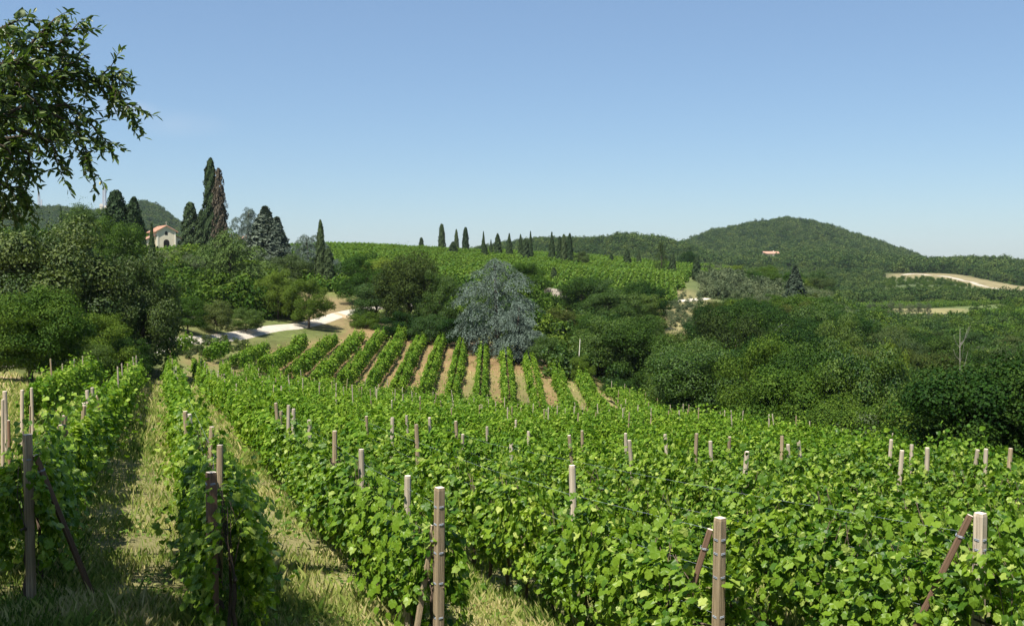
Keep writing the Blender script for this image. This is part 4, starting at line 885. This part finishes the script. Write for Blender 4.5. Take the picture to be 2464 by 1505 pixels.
def grassmat():
    m, n, l = newmat('dry_grass_blades'); g = n.new('ShaderNodeNewGeometry'); t = n.new('ShaderNodeTexCoord')
    r = n.new('ShaderNodeValToRGB'); e = r.color_ramp.elements; e[0].color = (.13, .23, .03, 1); e[1].color = (.64, .56, .27, 1); e[1].position = .8; x = e.new(.5); x.color = (.33, .38, .09, 1)
    no = n.new('ShaderNodeTexNoise'); no.inputs['Scale'].default_value = .9; no.inputs['Detail'].default_value = 4; l.new(t.outputs['Object'], no.inputs[0])
    ad = n.new('ShaderNodeMath'); ad.operation = 'MULTIPLY_ADD'; l.new(no.outputs[0], ad.inputs[0]); ad.inputs[1].default_value = 1.8; ad.inputs[2].default_value = -.84
    a2 = n.new('ShaderNodeMath'); a2.operation = 'MULTIPLY_ADD'; l.new(g.outputs['Random Per Island'], a2.inputs[0]); a2.inputs[1].default_value = .65; l.new(ad.outputs[0], a2.inputs[2]); l.new(a2.outputs[0], r.inputs[0])
    p = n.new('ShaderNodeBsdfPrincipled'); l.new(r.outputs[0], p.inputs['Base Color']); p.inputs['Roughness'].default_value = .7; p.inputs['Specular IOR Level'].default_value = .2
    tr = n.new('ShaderNodeBsdfTranslucent'); l.new(r.outputs[0], tr.inputs[0]); mx = n.new('ShaderNodeMixShader'); mx.inputs[0].default_value = .25; l.new(p.outputs[0], mx.inputs[1]); l.new(tr.outputs[0], mx.inputs[2])
    o = n.new('ShaderNodeOutputMaterial'); l.new(mx.outputs[0], o.inputs[0]); return m
M['grass'] = grassmat()
grass('grass', lambda X, Y: inpoly(X, Y, FIELD) | inpoly(X, Y, DRYL), 230000, 'dry straw-coloured grass mixed with green between the near vine rows', (.04, .19), (-.56, .45), (8.5, 34), M['grass'])
def underrow(X, Y):
    p = (X * RP[0] + Y * RP[1] + 1.6) / 2.28; return inpoly(X, Y, FIELD) & (np.abs(p - np.round(p)) < .19)
M['weeds'] = leafmat('green_weeds', (.05, .11, .015), (.14, .22, .035), (.34, .33, .12), trans=.3, vary=0)
grass('weeds', underrow, 160000, 'green weeds and tall grass growing under the near vine rows', (.05, .20), (-.56, .50), (9.5, 42), M['weeds'])
n_ = 26000; Y_ = 9 * (3.4 ** rng.random(n_)); X_ = rng.uniform(-.55, .45, n_) * Y_; k_ = inpoly(X_, Y_, FIELD) & (np.sin(X_ * 2.7 + 1) + np.sin(Y_ * 2.2 + X_) + rng.normal(0, .5, n_) > .55); X_, Y_ = X_[k_], Y_[k_]
C_ = np.stack([X_, Y_, hgt(X_, Y_) + rng.uniform(.01, .10, len(X_))], 1); N_ = rng.normal(0, .45, C_.shape) + [0, 0, 1]
V_, F_ = scatter(PENT, PENTF, C_, frames(N_, rng.normal(size=C_.shape)), rng.uniform(.035, .085, len(X_))); tag(link('weeds', npmesh('weeds', V_, F_, [M['weeds']])), 'low broad-leaved weeds dotted through the dry grass of the alleys', kind='stuff')
grass('grass', lambda X, Y: inpoly(X, Y, FIELD) | inpoly(X, Y, DRYL), 60000, 'grass along the farther alleys of the big vineyard', (.12, .32), (-.5, -.1), (30, 90), M['grass'])
grass('grass', lambda X, Y: (inpoly(X, Y, BLOCK)) & (np.sin(X * 2.4) + np.sin(Y * .9 + X) > .2), 26000, 'sparse grass on the soil of the striped slope', (.10, .30), (-.3, .1), (84, 150), M['grass'])

# ------------------------------------------------------------------ overhanging almond tree
def almond():
    Yb = 13.0; base = Vector((-9.6, 10.2, H(-9.6, 10.2)))
    t = empty('almond_tree', base, 'near almond tree hanging its leafy fruiting boughs into the sky at upper left', 'tree')
    b = MB(); Z = Vector((0, 0, 0))
    fork = Vector((-9.2, 10.8, 0.4)); b.tube([base + Vector((0, 0, -.4)) - base, (base * .35 + fork * .65) - base + Vector((.1, 0, -1.2)), fork - base], [.22, .17, .14], 10)
    limbs = [  # (x,y,Y) through the picture
        [(-160, 360, 12.4), (0, 190, 12.8), (90, 95, 13), (150, 45, 13)], [(-160, 330, 12.2), (40, 120, 13.2), (160, 110, 13.2), (222, 55, 13.2)],
        [(-160, 300, 12.0), (-40, 90, 12.4), (20, 60, 12.6), (45, 50, 12.6)], [(-160, 340, 12.6), (80, 200, 13.2), (230, 175, 13.4), (330, 215, 13.5), (372, 262, 13.5)],
        [(60, 210, 13), (180, 160, 13.2), (250, 135, 13.3)], [(160, 185, 13.3), (260, 200, 13.4), (315, 165, 13.5), (335, 160, 13.5)],
        [(-150, 360, 12.8), (60, 270, 13.1), (180, 250, 13.3), (260, 300, 13.4), (310, 345, 13.4)], [(120, 265, 13.2), (210, 300, 13.3), (240, 350, 13.3), (262, 415, 13.3)],
        [(-150, 380, 12.6), (40, 310, 13), (140, 340, 13.1), (160, 405, 13.1)], [(-150, 390, 12.6), (0, 330, 12.9), (70, 370, 13), (85, 425, 13)],
        [(-150, 400, 12.4), (-20, 380, 12.7), (30, 420, 12.8), (70, 478, 12.8)], [(-150, 400, 12.2), (-50, 420, 12.5), (10, 470, 12.6), (15, 508, 12.6)],
        [(-150, 330, 13.6), (20, 230, 14), (120, 150, 14.2), (190, 120, 14.2)], [(-150, 350, 13.4), (50, 330, 13.9), (110, 290, 14.2), (200, 240, 14.2)],
        [(-150, 300, 11.4), (-30, 160, 11.8), (60, 150, 12.0), (140, 200, 12.2)], [(-150, 340, 11.6), (-10, 290, 12.0), (90, 240, 12.2), (130, 300, 12.2)], [(-150, 300, 12), (-60, 250, 12.4), (40, 200, 12.8), (100, 230, 13)],
        [(-150, 380, 12), (-40, 330, 12.2), (20, 360, 12.3), (40, 400, 12.3)], [(-150, 420, 12), (-60, 440, 12.2), (-10, 440, 12.3), (30, 450, 12.3)]]
    limbs = [[(x if x < 60 else 60 + (x - 60) * .80, y, Y_) for x, y, Y_ in L] for L in limbs]
    LC, LT, FRU = [], [], []; r2 = np.random.default_rng(12)
    for li, L in enumerate(limbs):
        pts = [P(*q) for q in L]; start = [fork] if L[0][0] < -100 else []
        al = start + pts; ra = np.linspace(.05 if start else .016, .005, len(al)); b.tube([p - base for p in al], list(ra), 6)
        # sample along
        seg = [(pts[i], pts[i + 1]) for i in range(len(pts) - 1)]; tot = sum((c - a).length for a, c in seg)
        nt = int(tot * 22)
        for q in range(nt):
            s = r2.random() ** .8 * tot
            for a, c in seg:
                if s <= (c - a).length: break
                s -= (c - a).length
            p = a.lerp(c, min(1, s / (c - a).length)); d = (c - a).normalized()
            dr = (d * .6 + Vector(r2.normal(0, .55, 3)) + Vector((0, 0, -.25))).normalized(); ln = r2.uniform(.12, .42)
            e = p + dr * ln + Vector((0, 0, -.12 * ln)); b.tube([p - base, p.lerp(e, .5) + Vector((0, 0, .02)) - base, e - base], [.006, .004, .0025], 4)
            m = int(ln * 52)
            for k in range(m):
                f = (k + 1) / m; LC.append(p.lerp(e, f) + Vector(r2.normal(0, .008, 3))); LT.append(dr * .7 + Vector(r2.normal(0, .6, 3)) + Vector((0, 0, -.35)))
            if r2.random() < .16: FRU.append(p.lerp(e, .6) + Vector((0, 0, -.035)))
    link('branch', b.mesh('branch', [M['bark']], True), t)
    C = np.array(LC); T = np.array(LT); N = r2.normal(0, .7, C.shape) + [0, 0, .8]
    V, Fc = scatter(LANCE, LANCEF, C, frames(N, T), r2.uniform(.08, .14, len(C))); 
    o = link('foliage', npmesh('foliage', V - np.array(base), Fc, [M['almond']]), t); o['kind'] = 'stuff'
    o = link('crown', BROAD[1], t, Vector((-7.7, 7.2, 1.0)) - base - Vector((0, 0, .9)), None, (4.1, 4.2, 3.8), M['almond'])
    # fruit
    fm = MB(); nn, mm = 6, 8; Vf = [(0, 0, 1.25)]
    for i in range(1, nn):
        an = math.pi * i / nn
        Vf += [(math.sin(an) * math.cos(j * 6.283 / mm) * .85, math.sin(an) * math.sin(j * 6.283 / mm) * .7, math.cos(an) * 1.2) for j in range(mm)]
    Vf.append((0, 0, -1.2)); q = [(1 + i * mm + j, 1 + i * mm + (j + 1) % mm, 1 + (i + 1) * mm + (j + 1) % mm, 1 + (i + 1) * mm + j) for i in range(nn - 2) for j in range(mm)]
    tr = [(0, 1 + j, 1 + (j + 1) % mm) for j in range(mm)] + [(len(Vf) - 1, 1 + (nn - 2) * mm + (j + 1) % mm, 1 + (nn - 2) * mm + j) for j in range(mm)]
    fme = npmesh('fruit', np.array(Vf) * .021, [np.array(q), np.array(tr)], [M['fruit']], True)
    for f in FRU[:110]: link('fruit', fme, t, f - base, (r2.uniform(-.5, .5), r2.uniform(-.5, .5), 0))
almond()

# ------------------------------------------------------------------ chapel, wall, farmhouse, masts, poles
def gable(b, x0, x1, y0, y1, zb, ze, zr, along='x'):
    """walls of a gabled block, ridge along x"""
    ym = (y0 + y1) / 2
    b.add([(x0, y0, zb), (x1, y0, zb), (x1, y1, zb), (x0, y1, zb), (x0, y0, ze), (x1, y0, ze), (x1, y1, ze), (x0, y1, ze), (x0, ym, zr), (x1, ym, zr)],
          [(0, 1, 5, 4), (2, 3, 7, 6), (1, 2, 6, 5), (3, 0, 4, 7)], [(5, 6, 9), (7, 4, 8)])
def chapel():
    Y = 242.0; X = UX(402) * Y; z = P(402, 598, Y).z
    t = empty('chapel', (X, Y, z), 'small cream chapel with terracotta roof and arched doorway on the left slope', 'chapel', rz=math.radians(-60))
    # local: x forward is the facade side
    w = MB(); gable(w, -9, 0, -2.1, 2.1, -2, 3.9, 5.1); link('wall', w.mesh('wall', [M['plaster']]), t)
    s = MB(); s.add([(-8, -4.2, -2), (-.8, -4.2, -2), (-.8, -2.11, -2), (-8, -2.11, -2), (-8, -4.2, 2.0), (-.8, -4.2, 2.0), (-.8, -2.11, 2.9), (-8, -2.11, 2.9)], [(0, 1, 5, 4), (1, 2, 6, 5), (3, 0, 4, 7), (4, 5, 6, 7)])
    s.add([(-8, 4.2, -2), (-.8, 4.2, -2), (-.8, 2.11, -2), (-8, 2.11, -2), (-8, 4.2, 2.0), (-.8, 4.2, 2.0), (-.8, 2.11, 2.9), (-8, 2.11, 2.9)], [(1, 0, 4, 5), (2, 1, 5, 6), (0, 3, 7, 4), (5, 4, 7, 6)])
    link('side_aisle', s.mesh('side_aisle', [M['plaster']]), t)
    def slab(a, b_, c, d, th=.16):
        m = MB(); n = (Vector(b_) - Vector(a)).cross(Vector(d) - Vector(a)).normalized() * th; q = [Vector(p) for p in (a, b_, c, d)]
        m.add([tuple(p) for p in q] + [tuple(p + n) for p in q], [(3, 2, 1, 0), (4, 5, 6, 7), (0, 1, 5, 4), (1, 2, 6, 5), (2, 3, 7, 6), (3, 0, 4, 7)]); return m
    for sy in (-1, 1):
        m = slab((-9.3, sy * 2.6, 3.68), (.35, sy * 2.6, 3.68), (.35, 0, 5.16), (-9.3, 0, 5.16), .16 * (1 if sy < 0 else -1))
        for i in range(24):   # tile ribs
            x = -9.2 + i * .4; m.tube([(x, sy * 2.62, 3.86), (x, 0.0, 5.36)], [.08, .08], 5)
        link('roof', m.mesh('roof', [M['tile']]), t)
        m = slab((-8.3, sy * 4.6, 1.9), (-.6, sy * 4.6, 1.9), (-.6, sy * 2.12, 2.98), (-8.3, sy * 2.12, 2.98), .14 * (1 if sy < 0 else -1)); link('aisle_roof', m.mesh('aisle_roof', [M['tile']]), t)
    m = MB()
    for sy in (-1, 1): m.box((.03, sy * 1.95, 1.0), (.14, .34, 5.8)); 
    m.tube([(.06, -2.2, 3.85), (.06, 0, 5.12), (.06, 2.2, 3.85)], [.13] * 3, 5); link('trim', m.mesh('trim', [M['trimst']]), t)
    def arch(y, zb, wd, ht, x=.02, th=.06, seg=10):
        m = MB(); pts = [(y - wd / 2, zb), (y + wd / 2, zb)] + [(y + math.cos(a * math.pi / seg) * wd / 2, zb + ht - wd / 2 + math.sin(a * math.pi / seg) * wd / 2) for a in range(seg + 1)]
        c = (x, y, zb + ht / 2); V = [c] + [(x, p, q) for p, q in pts]; m.add(V, (), [(0, 1 + i, 1 + (i + 1) % len(pts)) for i in range(len(pts))]); return m
    link('door', arch(0, -.6, 1.3, 2.7, .035).mesh('door', [M['darkglass']]), t)
    link('window', arch(0, 3.1, .6, .9, .03).mesh('window', [M['darkglass']]), t)
    for sy in (-1, 1): link('window', arch(sy * 3.1, .0, .8, 1.9, -.77).mesh('window', [M['darkglass']]), t)
    for xx in (-2.2, -4.4, -6.6):
        m = MB(); m.box((xx, -4.22, .7), (.6, .06, 1.2)); link('window', m.mesh('window', [M['darkglass']]), t)
    m = MB(); m.box((.1, 0, 5.75), (.1, .1, 1.0)); m.box((.1, 0, 5.95), (.1, .5, .1)); link('cross', m.mesh('cross', [M['stone']]), t)
chapel()
def wall_along(name, label, A, B, hh, th, mat, n=24):
    b = MB(); A = Vector(A); B = Vector(B); L = (B - A).length; ang = math.atan2(B.y - A.y, B.x - A.x); t = empty(name, A, label, 'wall')
    rr = random.Random(2); z0 = 0
    for c in range(int(hh / .5)):
        x = -rr.uniform(0, .5)
        while x < L:
            w = rr.uniform(.7, 1.5); b.box((math.cos(ang) * (x + w / 2), math.sin(ang) * (x + w / 2), -.8 + c * .5 + .25 + (B.z - A.z) * x / L), (w - .05, th + rr.uniform(0, .06), .46), ang); x += w
    o = link('stonework', b.mesh('stonework', [mat]), t); o['kind'] = 'stuff'; return t
wa = P(428, 606, 236); wb = P(508, 606, 228); wall_along('stone_wall', 'pale dry-stone wall running right from the chapel', wa, wb, 2.1, .5, M['stone'])
wa = P(1310, 714, 190); wb = P(1348, 720, 186); wall_along('stone_wall', 'small crumbling stone retaining wall behind the blue cedar', wa, wb, 2.6, .5, M['stone'])
def house(name, label, xv, yv, Y, W, D, hh, rz, nwin=3):
    p = P(xv, yv, Y); t = empty(name, p, label, 'house', rz=rz); b = MB(); gable(b, -W / 2, W / 2, -D / 2, D / 2, -3, hh, hh + D * .2); link('wall', b.mesh('wall', [M['plaster']]), t)
    for sy in (-1, 1):
        m = MB(); q = [(-W / 2 - .5, sy * (D / 2 + .6), hh - .2), (W / 2 + .5, sy * (D / 2 + .6), hh - .2), (W / 2 + .5, 0, hh + D * .2 + .15), (-W / 2 - .5, 0, hh + D * .2 + .15)]
        m.add(q + [(a, b_, c + .25) for a, b_, c in q], [(3, 2, 1, 0), (4, 5, 6, 7), (0, 1, 5, 4), (1, 2, 6, 5), (2, 3, 7, 6), (3, 0, 4, 7)]); link('roof', m.mesh('roof', [M['tile']]), t)
    for i in range(nwin):
        m = MB(); m.box(((i + .5) / nwin * W - W / 2, -D / 2 - .03, hh * .6), (1.0, .1, 1.4)); link('window', m.mesh('window', [M['darkglass']]), t)
    m = MB(); m.box((W * .2, 0, hh + D * .2 + .5), (.8, .8, 1.4)); link('chimney', m.mesh('chimney', [M['plaster']]), t)
house('farmhouse', 'distant farmhouse with red roof halfway up the forested hill', 1853, 618, YH, 16, 10, 3.4, .1)
house('farmhouse', 'tiny roof glimpsed behind the pale blue cedar', 590, 590, 235, 3.2, 2.6, 1.2, .5, 1)
def mast(xv, top, base, Y, label, wide):
    z0 = P(xv, base, Y).z; z1 = P(xv, top, Y).z; t = empty('antenna_mast', (UX(xv) * Y, Y, z0), label, 'mast'); h = z1 - z0; b = MB()
    for sx, sy in ((-1, -1), (1, -1), (1, 1), (-1, 1)): b.tube([(sx * wide, sy * wide, -8), (sx * wide * .7, sy * wide * .7, h)], [wide * .25] * 2, 4)
    n = 14
    for i in range(n):
        z = h * i / n; k = wide * (1 - .3 * i / n)
        for (a, c) in (((-1, -1), (1, -1)), ((1, -1), (1, 1)), ((1, 1), (-1, 1)), ((-1, 1), (-1, -1))): b.tube([(a[0] * k, a[1] * k, z), (c[0] * k, c[1] * k, z + h / n)], [wide * .14] * 2, 3)
    link('lattice', b.mesh('lattice', [M['metal']]), t)
    for i, (dx, dz) in enumerate(((-1, .08), (1, .12), (-1, .2), (1, .03))):
        m = MB(); r = wide * 1.1
        m.tube([(dx * wide * 1.5, -wide * 1.2, h * dz), (dx * wide * 1.5, -wide * 2.0, h * dz)], [r, r * 1.1], 12); link('dish', m.mesh('dish', [M['trimst']]), t)
mast(255, 449, 506, 1650, 'tall lattice antenna mast with dishes on the far hill', 2.3)
mast(98, 462, 505, 1650, 'thin antenna mast on the far hill, near the left edge', 1.5)
mast(104, 480, 505, 1660, 'shorter antenna mast beside the thin one', 1.0)
def pole(name, xv, top, Y, label, r=.09, hh=None, mat='post_grey', arm=False, lean=0):
    X = UX(xv) * Y; z1 = P(xv, top, Y).z; z0 = min(H(X, Y), z1 - 3); t = empty(name, (X, Y, z0), label, 'pole'); b = MB(); b.tube([(0, 0, -.3), (lean, 0, z1 - z0)], [r, r * .75], 8); link('shaft', b.mesh('shaft', [M[mat]]), t)
    if arm: b = MB(); b.box((lean, 0, z1 - z0 - .3), (.9, .08, .1)); b.tube([(-.35, 0, z1 - z0 - .25), (-.35, 0, z1 - z0 - .05)], [.04, .04], 6); link('crossarm', b.mesh('crossarm', [M[mat]]), t)
    return Vector((X, Y, z1))
a0 = pole('utility_pole', 1390, 815, 112, 'pale leaning utility pole beside the last striped rows', .05, mat='trimst', lean=.25)
a1 = pole('utility_pole', 1881, 780, 150, 'slim pole carrying the cable above the ravine wood', .10, mat='trimst')
a2 = pole('utility_pole', 1700, 868, 128, 'short pole end lifting the cable out of the ravine wood', .07, mat='trimst')
for i, (A, B, sag, lb) in enumerate([(a1, a2, 1.0, 'overhead cable sagging across the ravine wood'), (a1, P(2010, 765, 190), .8, 'overhead cable running up from the slim pole into the trees')]):
    b = MB(); n = 14; b.tube([A.lerp(B, q / n) - Vector((0, 0, sag * 4 * (q / n) * (1 - q / n))) for q in range(n + 1)], [.022] * (n + 1), 5); tag(link('overhead_cable', b.mesh('overhead_cable', [M['metal']])), lb, 'cable')
# bleached dead tree
dt = empty('dead_tree', (UX(2312) * 118, 118, H(UX(2312) * 118, 118)), 'bleached leafless tree standing in the right of the ravine wood', 'tree'); b = MB(); hd = P(2312, 790, 118).z - dt.location.z; rr = random.Random(4)
b.tube([(0, 0, -.3), (.1, 0, hd * .5), (-.05, 0, hd)], [.09, .05, .015], 7)
for i in range(12):
    z = hd * rr.uniform(.45, .92); a = rr.uniform(0, 6.28); L = rr.uniform(.8, 1.9); b.tube([(0, 0, z), (math.cos(a) * L * .5, math.sin(a) * L * .5, z + L * .5), (math.cos(a) * L * .8, math.sin(a) * L * .8, z + L * 1.3)], [.028, .018, .008], 5)
link('trunk', b.mesh('trunk', [M['deadwood']], True), dt)

# ------------------------------------------------------------------ haze
def haze():
    m, n, l = newmat('haze_air'); v = n.new('ShaderNodeVolumePrincipled'); v.inputs['Color'].default_value = (.80, .88, 1, 1); v.inputs['Density'].default_value = HAZE; v.inputs['Anisotropy'].default_value = .2
    o = n.new('ShaderNodeOutputMaterial'); l.new(v.outputs[0], o.inputs['Volume'])
    b = MB(); b.box((0, 2050, 28), (12500, 4400, 160)); ob = link('haze', b.mesh('haze', [m])); tag(ob, kind='stuff')
HAZE = 0.00005
if HAZE: haze()
